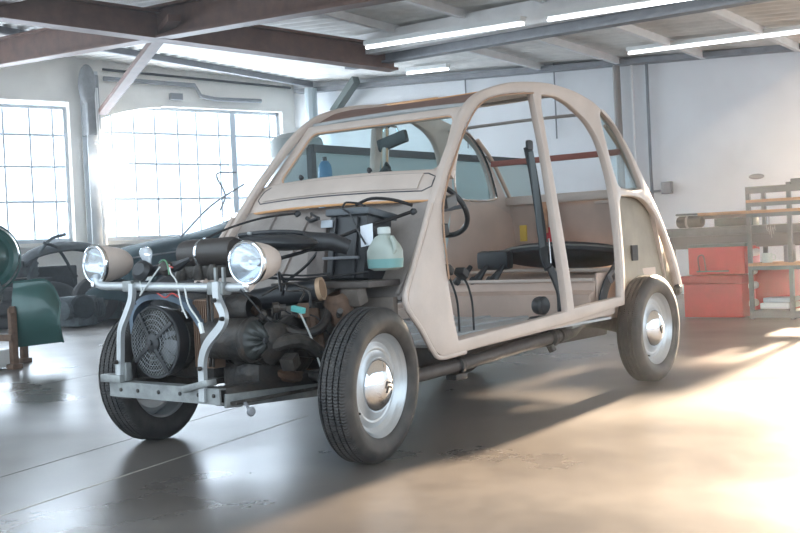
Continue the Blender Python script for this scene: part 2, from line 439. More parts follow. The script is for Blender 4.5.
mb = MB(); mb.bar((-10.1, -7.70, 3.42), (-10.35, -8.40, 3.0), .12, .12); tag(mb.build('corner_brace', mat('brace_green', (.09, .11, .10), .6)), 'dark green diagonal strut high in the far corner above the car roof', 'brace')
pipe([WP(.1, 3.48, .08), WP(-1.4, 3.46, .08), WP(-1.5, 3.30, .08), WP(-1.75, 3.26, .08), WP(-2.6, 3.27, .08)], .035, greyst, 'grey pipe running above the wide window with a step down')
pipe([WP(.1, 3.62, .06), WP(-3.2, 3.52, .06)], .02, cable, 'thin black cable pinned to the wall above the wide window', 'cable', 'wall_cable', 6)
tag(MB().box(WP(-1.08, 3.27, .06), (.2, .08, .1), rotz(R(-14))).build('junction_box', greyst), 'small grey junction box above the wide window', 'box')
pipe([(-10.44, -3.0, 3.1), (-10.44, -3.0, 1.6), (-10.44, -2.95, 0)], .022, greyst, 'thin dark vertical conduit on the white wall right behind the roof of the car', 'conduit', 'conduit', 6)
pipe([(-10.40, -3.42, 3.1), (-10.40, -3.4, 0)], .05, mat('pipe_brown', (.30, .27, .25), .6), 'brownish vertical pipe on the back wall seen through the rear side window of the car')
pipe([(-10.44, -3.22, 3.1), (-10.44, -3.2, 0)], .018, whitest, 'thin pale conduit between the brown pipe and the dark conduit', 'conduit', 'conduit', 6)
t = thing('wall_switch', 'small grey switch box with a short pipe stub on the back wall', 'switch', (-10.46, -2.84, 1.38))
MB().box((-10.44, -2.78, 1.40), (.08, .14, .16), None, .01).build('switch_body', greyst, t)
MB().tube([(-10.42, -3.02, 1.36), (-10.42, -2.7, 1.37)], .018, 6).build('pipe_stub', greyst, t)
tag(MB().ell((-10.46, -1.6, 1.46), (.04, .10, .035)).build('wall_hook', greyst), 'small dark fitting alone on the white wall above the shelving', 'fitting')
# small crossbars of pale blocks visible above the car roof
for i, y in enumerate((-5.9, -4.4)):
    pipe([(-10.46, y, 2.2), (-10.46, y, 3.25)], .012, greyst, ('thin dark conduit high on the back wall, just above the crest of the car roof' if i else 'thin dark conduit high on the back wall, above the windscreen of the car'), 'conduit', 'conduit', 6)
pipe([(-10.44, -8.1, 3.02), (-10.44, -6.4, 3.0)], .022, copper, 'thin copper-coloured pipe running level along the top of the back wall', name='copper_pipe')
# shining ball added for a round white glow in front of the column
t = thing('globe_glow', 'big round white glow by the column between the windows, added as a shining globe', 'glow', WP(.24, 2.13, .56))
MB().ell(WP(.24, 2.13, .56), (.225, .225, .225), None, 28, 18).build('globe', mat('globe_lit', (.9, .9, .9), .4, emit=(1, 1, 1, 3)), t)
MB().tube([WP(.24, 2.13, .56), WP(.33, 2.5, .30), WP(.36, 2.5, .26)], .02, 8).build('bracket', whitest, t)
# glazed screen behind the car
t = thing('glazed_screen', 'dark framed frosted glass screen standing behind the car', 'screen', (-6.9, -4, 0))
for x in (-4.87, -9.08): MB().box((x, -4, .91), (.07, .06, 1.82)).build('post', blackpl, t)
MB().box((-6.97, -4, 1.79), (4.2, .07, .075)).build('top_rail', blackpl, t)
MB().box((-6.97, -4, .35), (4.2, .05, .06)).build('bottom_rail', blackpl, t)
for k in range(4):
    a = -4.90-k*1.04
    MB().box((a-.52, -4, 1.06), (1.02, .012, 1.38)).build('pane', screen_m, t)
for x in (-5.95, -6.98, -8.02): MB().box((x, -4, 1.06), (.02, .03, 1.4)).build('glazing_bar', mat('bar_pale', (.35, .42, .42), .5), t)
for x in (-4.87, -9.08): MB().box((x, -4, .02), (.09, .26, .04), None, .01).build('foot', blackpl, t)
# grey tank left of it
t = thing('storage_tank', 'tall pale grey round tank standing by the wide window behind the car', 'tank', (-6.53, -5.72, 0))
MB().lathe([(0, 0), (.31, 0), (.32, .03), (.32, 1.85), (.325, 1.88), (.32, 1.91)], (-6.53, -5.72, 0), n=40).build('tank_wall', tankm, t)
MB().lathe([(.32, 1.91), (.32, 2.05), (.30, 2.12), (.20, 2.18), (.08, 2.20), (0, 2.205)], (-6.53, -5.72, 0), n=40).build('tank_lid', mat('tank_lid', (.40, .43, .42), .55), t)
t = thing('gas_cylinder', 'tall slim blue gas cylinder seen through the windscreen before the glass screen', 'cylinder', (-4.78, -3.75, 0))
MB().lathe([(0, 0), (.06, 0), (.068, .02), (.068, 1.55), (.06, 1.60), (.035, 1.64), (0, 1.65)], (-4.78, -3.75, 0), n=24).build('cylinder_body', bluep, t)
MB().lathe([(.022, 1.64), (.022, 1.68), (0, 1.685)], (-4.78, -3.75, 0), n=12).build('valve_cap', blackpl, t)
window_light(WP(-1.46, 2.1, -.5), WN, 3.3, 2.15, 400)
window_light(WP(1.67, 2.07, -.5), WN, 2.3, 2.1, 260)
window_light(WP(4.8, 2.07, -.5), WN, 3.3, 2.1, 400)

# ================================================================ CAR
car = thing('vintage_car', 'stripped beige vintage small car without doors or bonnet, engine bared, on the concrete floor', 'car', (-1.2, 0, 0))
def ym(x, z):
    s = min(1, max(0, (z-.4)/1.05))**1.5; t = min(1, max(0, (-2.1-x)/.9))
    return (.645-.14*s)*(1-.18*t)
OUT = [(-.40, .37), (-.33, .465), (-.25, .575), (-.315, .70), (-.42, .84), (-.505, .96), (-.57, 1.04), (-.64, 1.13), (-.74, 1.24), (-.83, 1.34), (-.92, 1.415), (-1.02, 1.47), (-1.15, 1.51), (-1.32, 1.545), (-1.56, 1.567), (-1.75, 1.567), (-1.96, 1.545), (-2.2, 1.49), (-2.39, 1.41), (-2.54, 1.30), (-2.66, 1.175), (-2.76, 1.06), (-2.88, .93), (-2.99, .79), (-3.07, .64), (-3.13, .47)]
FDo = [(-.57, .40), (-.55, .49), (-.535, .65), (-.54, .81), (-.565, .94), (-.62, 1.04), (-.71, 1.15), (-.82, 1.27), (-.955, 1.385), (-1.09, 1.445), (-1.27, 1.48), (-1.485, 1.503)]
FDb = [(-1.495, 1.23), (-1.478, .84), (-1.487, .45)]
RDo = [(-1.56, .46), (-1.545, .84), (-1.55, 1.23), (-1.575, 1.503)]
RDt = [(-1.60, 1.505), (-1.74, 1.50), (-1.89, 1.46), (-2.03, 1.385), (-2.115, 1.26), (-2.155, 1.07), (-2.135, .85), (-2.065, .485)]
QW = [(-2.2, 1.44), (-2.28, 1.455), (-2.42, 1.37), (-2.53, 1.25), (-2.625, 1.09), (-2.61, 1.06), (-2.49, 1.05), (-2.3, 1.06), (-2.25, 1.10), (-2.22, 1.21)]
LQ = [(-3.075, .46), (-3.0, .64), (-2.92, .78), (-2.80, .91), (-2.66, .985), (-2.5, 1.01), (-2.28, 1.01)]
CP = [(-2.24, .98), (-2.20, .83), (-2.155, .62), (-2.10, .435)]
def sm(L, k=5, closed=False): return [tuple(p[:2]) for p in catmull([Vector((a, b, 0)) for a, b in L], k, closed)]
def inside(p, loops):
    c = False
    for L in loops:
        n = len(L)
        for i in range(n):
            (x0, y0), (x1, y1) = L[i], L[(i+1) % n]
            if (y0 > p[1]) != (y1 > p[1]) and p[0] < (x1-x0)*(p[1]-y0)/(y1-y0)+x0: c = not c
    return c
def plate(name, loops, thick, bev, mp, m, parent, step=.07, ang=40):
    """a flat plate with holes and rounded edges, bent into place by mp(a, b, depth)"""
    from mathutils.geometry import delaunay_2d_cdt
    Ls = []
    for i, L in enumerate(loops):
        L = [p for k, p in enumerate(L) if (Vector(p)-Vector(L[k-1])).length > 1e-4]
        ar = sum(L[k-1][0]*L[k][1]-L[k][0]*L[k-1][1] for k in range(len(L)))
        if (ar > 0) != (i == 0): L = L[::-1]
        Ls.append(L)
    def inset(L, d):
        o = []; n = len(L)
        for k in range(n):
            p, q_, r_ = Vector(L[k-1]), Vector(L[k]), Vector(L[(k+1) % n])
            a1 = (q_-p).normalized(); a2 = (r_-q_).normalized()
            n1 = Vector((-a1.y, a1.x)); n2 = Vector((-a2.y, a2.x)); b_ = (n1+n2)
            if b_.length < .2: b_ = n1
            b_.normalize(); k_ = max(.55, b_.dot(n1))
            o.append(tuple(q_ + b_*d/k_))
        return o
    ins = [inset(L, bev) for L in Ls]
    pts = []; edges = []
    for L in ins:
        b0 = len(pts); pts += [Vector(p) for p in L]; edges += [(b0+k, b0+(k+1) % len(L)) for k in range(len(L))]
    nb = len(pts)
    if step:
        xs = [p.x for p in pts]; ys = [p.y for p in pts]
        x = min(xs)+step/2
        while x < max(xs):
            y = min(ys)+step/2
            while y < max(ys):
                if inside((x, y), ins) and min((Vector((x, y))-p).length_squared for p in pts[:nb]) > .0003: pts.append(Vector((x, y)))
                y += step
            x += step
    vo, eo, fo, ov, oe, of = delaunay_2d_cdt(pts, edges, [], 0, 1e-6)
    fo = [f for f in fo if inside((sum(vo[i].x for i in f)/len(f), sum(vo[i].y for i in f)/len(f)), ins)]
    bm = bmesh.new(); idx = {}
    top = [bm.verts.new(mp(v.x, v.y, thick/2)) for v in vo]; bot = [bm.verts.new(mp(v.x, v.y, -thick/2)) for v in vo]
    for f in fo: bm.faces.new([top[i] for i in f]); bm.faces.new([bot[i] for i in f][::-1])
    where = {}
    for j, src in enumerate(ov):
        for s_ in src: where[s_] = j
    base = 0
    for L, I in zip(Ls, ins):
        n = len(L); rings = [[top[where[base+k]] for k in range(n)]]
        prof = [(bev*.3, thick/2-bev*.29 if bev < thick/2 else thick*.2), (0, thick/2-bev if bev < thick/2 else 0)]
        prof = [(.29, .29), (0, 1)]
        for sgn in (1, -1):
            for fi, fd in (prof if sgn > 0 else prof[::-1]):
                J = inset(L, bev*fi); dpt = sgn*(thick/2-min(bev, thick/2)*fd)
                rings.append([bm.verts.new(mp(J[k][0], J[k][1], dpt)) for k in range(n)])
        rings.append([bot[where[base+k]] for k in range(n)])
        for r0, r1 in zip(rings, rings[1:]):
            for k in range(n):
                q4 = (r0[k], r0[(k+1) % n], r1[(k+1) % n], r1[k])
                if len(set(q4)) == 4:
                    try: bm.faces.new(q4)
                    except ValueError: pass
        base += n
    loose = [v for v in bm.verts if not v.link_faces]
    if loose: bmesh.ops.delete(bm, geom=loose, context='VERTS')
    bmesh.ops.recalc_face_normals(bm, faces=bm.faces)
    me = bpy.data.meshes.new(name); bm.to_mesh(me); bm.free()
    return link(name, me, m, parent, ang)
outline = sm(OUT) + sm(LQ) + sm(CP) + [(-1.5, .392), (-.60, .345), (-.45, .343)]
door1 = sm(FDo) + sm(FDb); door2 = sm(RDo) + sm(RDt)
qwin = sm(QW, 5, True)
for s in (1, -1):
    body_side = plate('body_side', [outline, door1, door2, qwin], .042, .014, lambda a, b, c: (a, s*(ym(a, b)-.021+c), b), beige, car)
    lq = [(-2.13, .48), (-2.18, .62), (-2.22, .83), (-2.25, 1.03), (-2.5, 1.035), (-2.68, 1.005), (-2.82, .93), (-2.95, .79), (-3.03, .64), (-3.10, .46), (-2.85, .43), (-2.5, .44), (-2.2, .44)]
    plate('rear_quarter_panel', [sm(lq, 3, True)], .004, .001, lambda a, b, c: (a, s*(ym(a, b)-.048+c), b), mat('olive_inner_panel', (.33, .28, .21), .55, 0, .3, 5, .08, 30) if s > 0 else beige_in, car)
    mb = MB(); P = [(x+.004, s*(ym(x, z)+.004), z+.002) for x, z in sm(FDo[2:], 3)]
    mb.tube(P, .0045, 6); mb.build('door_seal', mat('seal_tan', (.36, .22, .14), .6), body_side)
    # rear side window glass
    plate('quarter_window', [qwin], .003, .0008, lambda a, b, c: (a, s*(ym(a, b)-.03+c), b), glass_m, car)
    if s < 0:
        P = [(x, s*(ym(x, z)-.055), z) for x, z in qwin]
        MB().tube(P, .008, 6, True).build('window_trim', chrome, car)
    # inner edge of the rear opening
    P = [(x, s*(ym(x, z)-.06), z) for x, z in sm(OUT[18:25], 4)]
    MB().tube(P, .012, 8).build('opening_edge', mat('edge_tan', (.50, .38, .30), .5), car)
    # rolled lip along the wheel side of the front panel
    P = [(x, s*(ym(x, z)-.01), z) for x, z in sm([(-.62, .345), (-.45, .340), (-.395, .37), (-.325, .465), (-.242, .578), (-.308, .70), (-.50, .965)], 4)]
    MB().tube(P, .010, 8).build('panel_lip', beige, car)
# small dark vent on the near rear panel
MB().box((-2.43, .548, .70), (.06, .012, .085), rotz(R(-4))).build('air_vent', rubber, car)

# scuttle with its vent flap
prof = catmull([Vector(p) for p in ((-.60, 0, .975), (-.605, 0, 1.0), (-.635, 0, 1.045), (-.675, 0, 1.085), (-.70, 0, 1.105), (-.73, 0, 1.11))], 3)
def scut(u, v):
    k = u*(len(prof)-1); i = min(int(k), len(prof)-2); p = prof[i].lerp(prof[i+1], k-i)
    y = (v*2-1); bow = .09*(1-y*y)
    return (p.x + bow, y*(ym(p.x, p.z)-.012), p.z + .012*(1-y*y))
scuttle = MB().grid(scut, 15, 24, .006).build('scuttle', beige, car)
def on_scut(u, y, lift=.004):
    a = Vector(scut(u, (y+1)/2)); b = Vector(scut(min(u+.02, 1), (y+1)/2)); d = (b-a).normalized()
    return a + Vector((d.z, 0, -d.x))*lift
P = []
for y in [i/12 for i in range(-10, 11)]: P.append(on_scut(.28, y))
for u in (.36, .46, .56): P.append(on_scut(u, .90))
for y in [i/12 for i in range(10, -11, -1)]: P.append(on_scut(.66, y))
for u in (.56, .46, .36): P.append(on_scut(u, -.90))
MB().tube(P, .0045, 6, True).build('vent_seal', mat('seal_dark', (.05, .05, .06), .5), scuttle)
mb = MB(); mb.grid(lambda u, v: on_scut(.31+.32*u, -.80+1.6*v, .009), 4, 20, .004); mb.build('vent_flap', beige, scuttle)
mb = MB(); mb.tube([on_scut(.02, y/10, .004) for y in range(-10, 11)], .006, 6); mb.build('sealer_edge', copper, scuttle)
for y in (-.45, .30):
    p = on_scut(.86, y, .012)
    mb = MB(); mb.lathe([(.012, 0), (.011, .012), (.004, .02), (0, .021)], p, (.6, 0, .8), 10); mb.tube([p, p+Vector((.01, .0, -.022)), p+Vector((.016, .006, -.03))], .004, 5); mb.build('wiper_spindle', blackpl, scuttle)

# windscreen frame: a rounded plate lying in the sloping windscreen plane
wa = Vector((-.70, 0, 1.085)); wb_ = Vector((-.955, 0, 1.402)); wd = wb_-wa; WLn = wd.length; wd.normalize(); wn = Vector((wd.z, 0, -wd.x))
def wmap(a, b, c): return wa + wd*b + Vector((0, a, 0)) + wn*c
o_ = [(-.56, -.01), (-.53, .12), (-.50, .25), (-.48, .37), (-.475, WLn), (.475, WLn), (.48, .37), (.50, .25), (.53, .12), (.56, -.01)]
def rr(x0, x1, xt0, xt1, y0, y1, r):
    P = []
    for (cx, cy, a0) in ((x1-r, y0+r, -90), (xt1-r, y1-r, 0), (xt0+r, y1-r, 90), (x0+r, y0+r, 180)):
        for i in range(7):
            a = R(a0+15*i); P.append((cx+r*math.cos(a), cy+r*math.sin(a)))
    return P
hole = rr(-.475, .475, -.435, .435, .035, WLn-.045, .05)
wf = plate('windscreen_frame', [o_, hole], .03, .008, wmap, beige, car, 0)
MB().tube([wmap(a, b, .004) for a, b in hole], .0045, 6, True).build('windscreen_seal', mat('seal_copper', (.55, .33, .20), .55), wf)
plate('windscreen', [rr(-.48, .48, -.44, .44, .03, WLn-.04, .05)], .003, .0008, lambda a, b, c: wmap(a, b, c-.006), glass_m, car, 0)
# header rail with rubber and aluminium strip
hp = [Vector((-.985-.02*(1-(y/.48)**2)+.0, y, 1.412+.012*(1-(y/.48)**2))) for y in [i*.048 for i in range(-10, 11)]]
MB().tube(hp, .016, 8).build('header_strip', silver, car)
MB().tube([p+Vector((.012, 0, -.016)) for p in hp], .009, 6).build('header_rubber', rubber, car)
MB().tube([p+Vector((-.012, 0, .012)) for p in hp], .006, 6).build('header_bead', blackpl, car)
# centre strut behind the glass
MB().bar((-.935, .005, 1.03), (-.965, .0, 1.40), .028, .022, (0, 1, 0), .004).build('centre_strut', beige, car)
for k in (-.013, .017): MB().tube([(-.925, .005+k, 1.03), (-.955, k, 1.40)], .003, 5).build('strut_bead', copper, car)
# rear-view mirror
mb = MB(); mb.box((-.955, .045, 1.292), (.03, .175, .062), rotx(R(13)), .013); mir = mb.build('rear_view_mirror', blackpl, car)
MB().tube([(-.955, .01, 1.315), (-.95, .0, 1.345), (-.96, .03, 1.365), (-.955, .07, 1.355), (-.955, .08, 1.325)], .006, 6).build('mirror_stem', chrome, mir)
mb = MB(); mb.box((-.972, .045, 1.292), (.004, .16, .05), rotx(R(13)), .0015); mb.build('mirror_glass', chrome, mir)
# black wiper motor rag at the foot of the strut
mb = MB()
mb.tube([(-.90, .02, 1.09), (-.895, .03, 1.13), (-.90, .05, 1.17), (-.905, .04, 1.19)], [.028, .03, .018, .006], 8)
mb.tube([(-.895, .05, 1.16), (-.89, .08, 1.12), (-.88, .10, 1.09)], [.012, .02, .008], 8)
mb.build('wiper_motor', vinyl, car)
mb = MB(); mb.ell((-.87, .10, 1.105), (.02, .03, .016), rotx(R(-30))); mb.build('motor_cap', whitep, car)

# roof: cross bows, outer canvas, light lining
def roofz(x):
    P = ROOFP
    for (x0, z0), (x1, z1) in zip(P, P[1:]):
        if x1 <= x <= x0: return z0+(z1-z0)*(x0-x)/(x0-x1)
    return P[-1][1]
ROOFP = sm([(-.985, 1.415), (-1.06, 1.455), (-1.15, 1.49), (-1.32, 1.525), (-1.56, 1.547), (-1.75, 1.547), (-1.96, 1.525), (-2.2, 1.47), (-2.39, 1.39), (-2.54, 1.28)], 6)
def canv(off):
    def f(u, v):
        x = -.99 - u*.86; z = roofz(x); y = (v*2-1)
        return (x, y*(ym(x, z)-.03), z - off - .012*(1-y*y) + .004*math.sin(u*40)*(1-y*y))
    return f
MB().grid(canv(0), 30, 16).build('roof_canvas', canv_o, car, 60)
MB().grid(canv(.008), 44, 16).build('roof_lining', lining, car, 60)
for x in (-1.33, -1.75, -2.15):
    z = roofz(x)-.028; yy = ym(x, z)-.02
    MB().tube([(x, -yy, z), (x, -yy*.5, z+.004), (x, 0, z+.006), (x, yy*.5, z+.004), (x, yy, z)], .009, 8).build('roof_bow', mat('bow_grey', (.33, .31, .29), .5), car)
zr = roofz(-2.54)
MB().bar((-2.545, -.43, zr-.01), (-2.545, .43, zr-.01), .03, .035, (0, 0, 1), .008).build('rear_roof_rail', mat('rail_red_brown', (.30, .10, .075), .55), car)
MB().tube([(-1.60, -.485, 1.548), (-1.60, -.2, 1.56), (-1.58, .2, 1.56), (-1.56, .485, 1.556)], .008, 6).build('canvas_cord', copper, car)
# rear belt rail and the panel under it
MB().bar((-2.765, -.49, 1.045), (-2.765, .49, 1.045), .05, .055, (0, 0, 1), .012).build('rear_belt_rail', beige, car)
MB().grid(lambda u, v: (-2.775-.16*u-.03*math.sin(v*math.pi), (v*2-1)*.50, 1.03-.50*u), 8, 12, .006).build('rear_panel', beige_in, car)
mb = MB(); mb.bar((-2.70, .18, 1.0), (-2.70, .44, 1.005), .03, .02, (0, 0, 1), .004); mb.build('panel_stiffener', beige_in, car)
mb = MB(); mb.box((-2.70, -.18, .93), (.01, .075, .19), None, .004); mb.build('jute_patch', mat('tan_card', (.55, .30, .18), .8, 0, .4, 30), car)
mb = MB(); mb.box((-2.71, -.12, .80), (.01, .10, .14), None, .004); mb.build('tail_lamp_lens', redp, car)
mb = MB(); mb.box((-2.72, -.33, .84), (.01, .05, .10), None, .004); mb.build('yellow_tag', mat('yellow_card', (.65, .45, .08), .7), car)
# floor pan, sills, rear seat box
MB().box((-1.27, 0, .375), (1.5, 1.20, .012)).build('floor_pan', floorpan, car)
for y in (-.36, -.12, .12, .36): MB().bar((-.6, y, .385), (-1.95, y, .385), .05, .012, (0, 0, 1), .004).build('floor_rib', floorpan, car)
for s in (1, -1):
    mb = MB(); mb.bar((-.55, s*.585, .37), (-2.05, s*.575, .425), .07, .06, (0, 0, 1), .01); mb.build('sill', beige, car)
mb = MB()
mb.prism([(-1.98, -.51, .37), (-1.96, -.51, .50), (-2.02, -.51, .52), (-2.03, -.51, .57), (-2.76, -.51, .60), (-2.76, -.51, .37)], (0, 1.02, 0))
mb.build('rear_seat_box', mat('seat_box_beige', (.62, .47, .39), .5, 0, .2, 4), car)
for s in (1, -1): MB().box((-2.38, s*.522, .485), (.72, .012, .25), None, .004).build('inner_wheel_arch', MATS['seat_box_beige'], car)
MB().bar((-2.025, -.51, .575), (-2.025, .51, .575), .03, .018, (0, 0, 1), .004).build('seat_box_edge', beige, car)
mb = MB(); mb.tube([(-2.40, -.55, .61), (-2.42, -.2, .62), (-2.40, .2, .615), (-2.42, .5, .61)], .012, 8); mb.build('seat_rail', beige, car)

# firewall and front side walls
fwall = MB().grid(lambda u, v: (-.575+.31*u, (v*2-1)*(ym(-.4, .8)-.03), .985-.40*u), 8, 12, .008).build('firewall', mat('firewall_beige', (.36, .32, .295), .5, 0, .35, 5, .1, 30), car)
mb = MB(); mb.box((-.235, 0, .50), (.03, 1.16, .20), None, .004); mb.build('toe_board', mat('toe_dirty', (.20, .165, .14), .6, 0, .5, 7, .2, 30), car)
for y in (-.35, -.13, .56): MB().bar((-.555, y, .965), (-.275, y, .605), .02, .016, (1, 0, 1), .004).build('firewall_rib', fwall.data.materials[0], fwall)
mb = MB(); mb.box((-.20, .30, .655), (.20, .52, .025), None, .006); mb.build('battery_shelf', mat('shelf_dirty', (.13, .11, .10), .6, .2, .5, 12, .3, 40), car)
for y in (.14, .30, .46): MB().box((-.13, y, .61), (.06, .09, .07), roty(R(15)), .012).build('shelf_bracket', mat('toe_dirty', (0, 0, 0)), car)
# black box with lid, wires and label on it
bb = MB(); tilt = roty(R(-10)); bb.box((-.31, .345, .79), (.16, .20, .26), tilt, .012); blackbox = bb.build('battery', blackpl, car)
mb = MB(); mb.box((-.335, .345, .93), (.19, .23, .03), tilt, .008); mb.build('battery_lid', mat('lid_dark', (.06, .07, .08), .35), blackbox)
for y in (.285, .40): MB().box((-.222, y, .80), (.012, .012, .25), tilt, .003).build('battery_rib', blackpl, blackbox)
MB().box((-.205, .335, .76), (.012, .19, .012), None, .003).build('battery_strap', greyst, blackbox)
MB().box((-.228, .25, .90), (.006, .06, .03), tilt).build('grey_sticker', mat('sticker_grey', (.4, .44, .48), .5), blackbox)
MB().box((-.206, .475, .845), (.003, .062, .085), rotx(R(8)) @ tilt).build('white_label', paper, car)
mb = MB(); mb.box((-.29, .18, .79), (.12, .10, .25), tilt, .02); mb.build('heater_box', mat('box_tan', (.25, .21, .19), .6, 0, .4, 10), car)
# washer bottle
mb = MB()
prof_b = [(.045, .035, 0), (.068, .045, .01), (.072, .046, .045), (.072, .046, .075), (.062, .043, .095), (.035, .03, .13), (.020, .020, .138), (.020, .020, .148)]
rings = []
for a, b, h in prof_b:
    rings.append([Vector((-.215 + b*(abs(math.cos(t))**.6)*(1 if math.cos(t) > 0 else -1), .555 + a*(abs(math.sin(t))**.6)*(1 if math.sin(t) > 0 else -1), .705+h)) for t in [2*math.pi*i/24 for i in range(24)]])
mb.ring_sweep(rings); wb2 = mb.build('washer_bottle', bottlem, car)
mb = MB(); mb.lathe([(.026, 0), (.026, .022), (.02, .026), (0, .026)], (-.215, .555, .848), n=16); mb.build('bottle_cap', mat('cap_pale', (.55, .60, .58), .4), wb2)
mb = MB(); rings = [[Vector((-.215 + (b+.001)*(abs(math.cos(t))**.6)*(1 if math.cos(t) > 0 else -1), .555 + (a+.001)*(abs(math.sin(t))**.6)*(1 if math.sin(t) > 0 else -1), .705+h)) for t in [2*math.pi*i/24 for i in range(24)]] for a, b, h in prof_b[1:3]]
mb.ring_sweep(rings); mb.build('washer_fluid', fluid, wb2)
mb = MB(); mb.tube([(-.19, .61, .835), (-.19, .622, .81), (-.19, .625, .785), (-.19, .612, .765)], .009, 8); mb.build('bottle_handle', bottlem, wb2)

# chassis platform
MB().box((-1.35, 0, .30), (2.3, .66, .12), None, .015).build('platform', mat('chassis_dark', (.075, .065, .058), .6, .2, .5, 6, .2, 30), car)
for y in (-.26, .28): MB().bar((-.2, y, .285), (.43, y, .285), .07, .07, (0, 0, 1), .01).build('chassis_horn', greasy, car)
# front cross member: a punched channel
mb = MB(); mb.bar((.455, -.31, .292), (.455, .31, .288), .008, .055); mb.bar((.43, -.31, .319), (.43, .31, .315), .05, .006); mb.bar((.43, -.31, .266), (.43, .31, .262), .05, .006)
fx = mb.build('front_crossmember', galv, car)
for y in (-.24, -.14, -.02, .10, .2, .28):
    MB().lathe([(.0075, 0), (.0075, .004), (.004, .006), (0, .006)], (.459, y, .292), (1, 0, 0), 8).build('bolt', greasy, fx)
MB().bar((.44, .315, .272), (-.10, .345, .250), .012, .05, (0, 0, 1), .003).build('side_plate', galv, car)
MB().box((.17, .22, .262), (.50, .26, .012), None, .003).build('engine_guard', greasy2, car)
mb = MB(); mb.lathe([(0, 0), (.016, .003), (.018, .008), (.012, .014), (0, .015)], (.40, .40, .235), (.3, 1, 0), 14); mb.bar((.40, .375, .265), (.40, .40, .235), .012, .006); mb.build('tow_eye', greyst, car)
# crossbar carrying the headlamps
MB().tube([(.415, -.415, .735), (.42, -.40, .705), (.425, -.36, .693), (.43, -.25, .69), (.43, .10, .682), (.425, .30, .678), (.42, .435, .676)], .0165, 12, smooth=4).build('headlamp_bar', silver, car)
MB().bar((.43, .262, .676), (.43, .345, .674), .045, .046, (0, 0, 1), .006).build('bar_clamp', galv, car)
for y, zt in ((.285, .745), (.325, .745)): MB().box((.425, y, .715), (.012, .012, .07), None, .002).build('clamp_lug', galv, car)
MB().bar((.43, -.215, .69), (.43, -.16, .69), .042, .042, (0, 0, 1), .006).build('bar_clamp', galv, car)
def strap(pts, w, t, name, m, parent, axis=(1, 0, 0)):
    P = catmull([Vector(p) for p in pts], 5); a = Vector(axis)
    rings = []
    for i, p in enumerate(P):
        d = (P[min(i+1, len(P)-1)]-P[max(i-1, 0)]).normalized(); s_ = d.cross(a).normalized()
        rings.append([p+s_*w/2+a*t/2, p-s_*w/2+a*t/2, p-s_*w/2-a*t/2, p+s_*w/2-a*t/2])
    return MB().ring_sweep(rings).build(name, m, parent)
strap([(.452, .315, .70), (.455, .32, .64), (.462, .355, .585), (.465, .345, .545), (.465, .27, .48), (.462, .235, .42), (.46, .228, .34), (.46, .225, .27)], .030, .018, 'front_bracket', silver, car)
strap([(.452, -.15, .70), (.455, -.155, .64), (.46, -.185, .58), (.462, -.218, .52), (.46, -.232, .42), (.46, -.24, .34)], .024, .02, 'front_bracket', silver, car)
mb = MB(); mb.box((.455, -.28, .335), (.05, .12, .03), None, .004); mb.box((.44, -.245, .36), (.03, .07, .07), None, .006); mb.build('bracket_foot', galv, car)
mb = MB(); mb.box((.455, .20, .325), (.05, .14, .025), rotx(R(12)), .005); mb.build('bracket_foot', galv, car)
for y, z in ((.325, .635), (.232, .39), (-.24, .40), (.36, .57)):
    MB().lathe([(.009, 0), (.009, .009), (.005, .016), (0, .016)], (.472, y, z), (1, 0, 0), 6).build('bolt', greasy, car)
# headlamps
def headlamp(c, yaw, stalk):
    ax = Vector((math.cos(R(yaw)), math.sin(R(yaw)), -.02)); c = Vector(c)
    sh = MB().lathe([(0, -.170), (.016, -.168), (.034, -.158), (.051, -.136), (.062, -.105), (.070, -.065), (.0745, -.025), (.076, 0), (.072, .0)], c, ax, 40).build('headlamp', beige, car)
    MB().lathe([(.073, -.010), (.079, -.009), (.081, -.002), (.079, .006), (.074, .010), (.069, .009), (.069, -.004)], c, ax, 40).build('lamp_rim', chrome, sh)
    MB().lathe([(0, -.065), (.018, -.062), (.038, -.047), (.056, -.026), (.069, .002)], c, ax, 36).build('reflector', reflector, sh)
    MB().lathe([(.070, .007), (.060, .015), (.043, .021), (.022, .025), (0, .026)], c, ax, 36).build('lamp_lens', lens_m, sh)
    MB().lathe([(.012, -.06), (.012, -.03), (.009, -.02), (0, -.018)], c, ax, 12).build('bulb', mat('bulb_glass', (.75, .8, .85), .15, .6), sh)
    MB().tube(stalk, [.014, .014, .016], 8).build('lamp_stalk', beige, sh)
    MB().box(c + ax*.012 + Vector((0, 0, -.080)), (.016, .02, .018), None, .003).build('rim_clip', chrome, sh)
    x, y = frame_of(ax)
headlamp((.415, .435, .762), 8, [(.415, .430, .67), (.40, .435, .68), (.385, .432, .70)])
headlamp((.415, -.42, .778), -3, [(.415, -.405, .70), (.40, -.415, .705), (.385, -.42, .72)])

# ---- engine bay
eng = MB(); eng.box((.12, -.03, .45), (.34, .26, .26), None, .03); eng.box((.14, -.03, .62), (.16, .22, .10), None, .02); eng.box((-.12, 0, .42), (.26, .28, .22), None, .03)
engine = eng.build('engine_block', greasy, car)
for s in (1, -1):
    mb = MB()
    pr = []
    for i in range(9):
        h = .08+i*.022; pr += [(.072, h), (.092, h+.003), (.092, h+.009), (.072, h+.012)]
    pr += [(.085, .285), (.085, .34), (.06, .36), (0, .365)]
    mb.lathe(pr, (.20, 0, .46), (0, s, 0), 28); mb.build('finned_cylinder', greasy, engine)
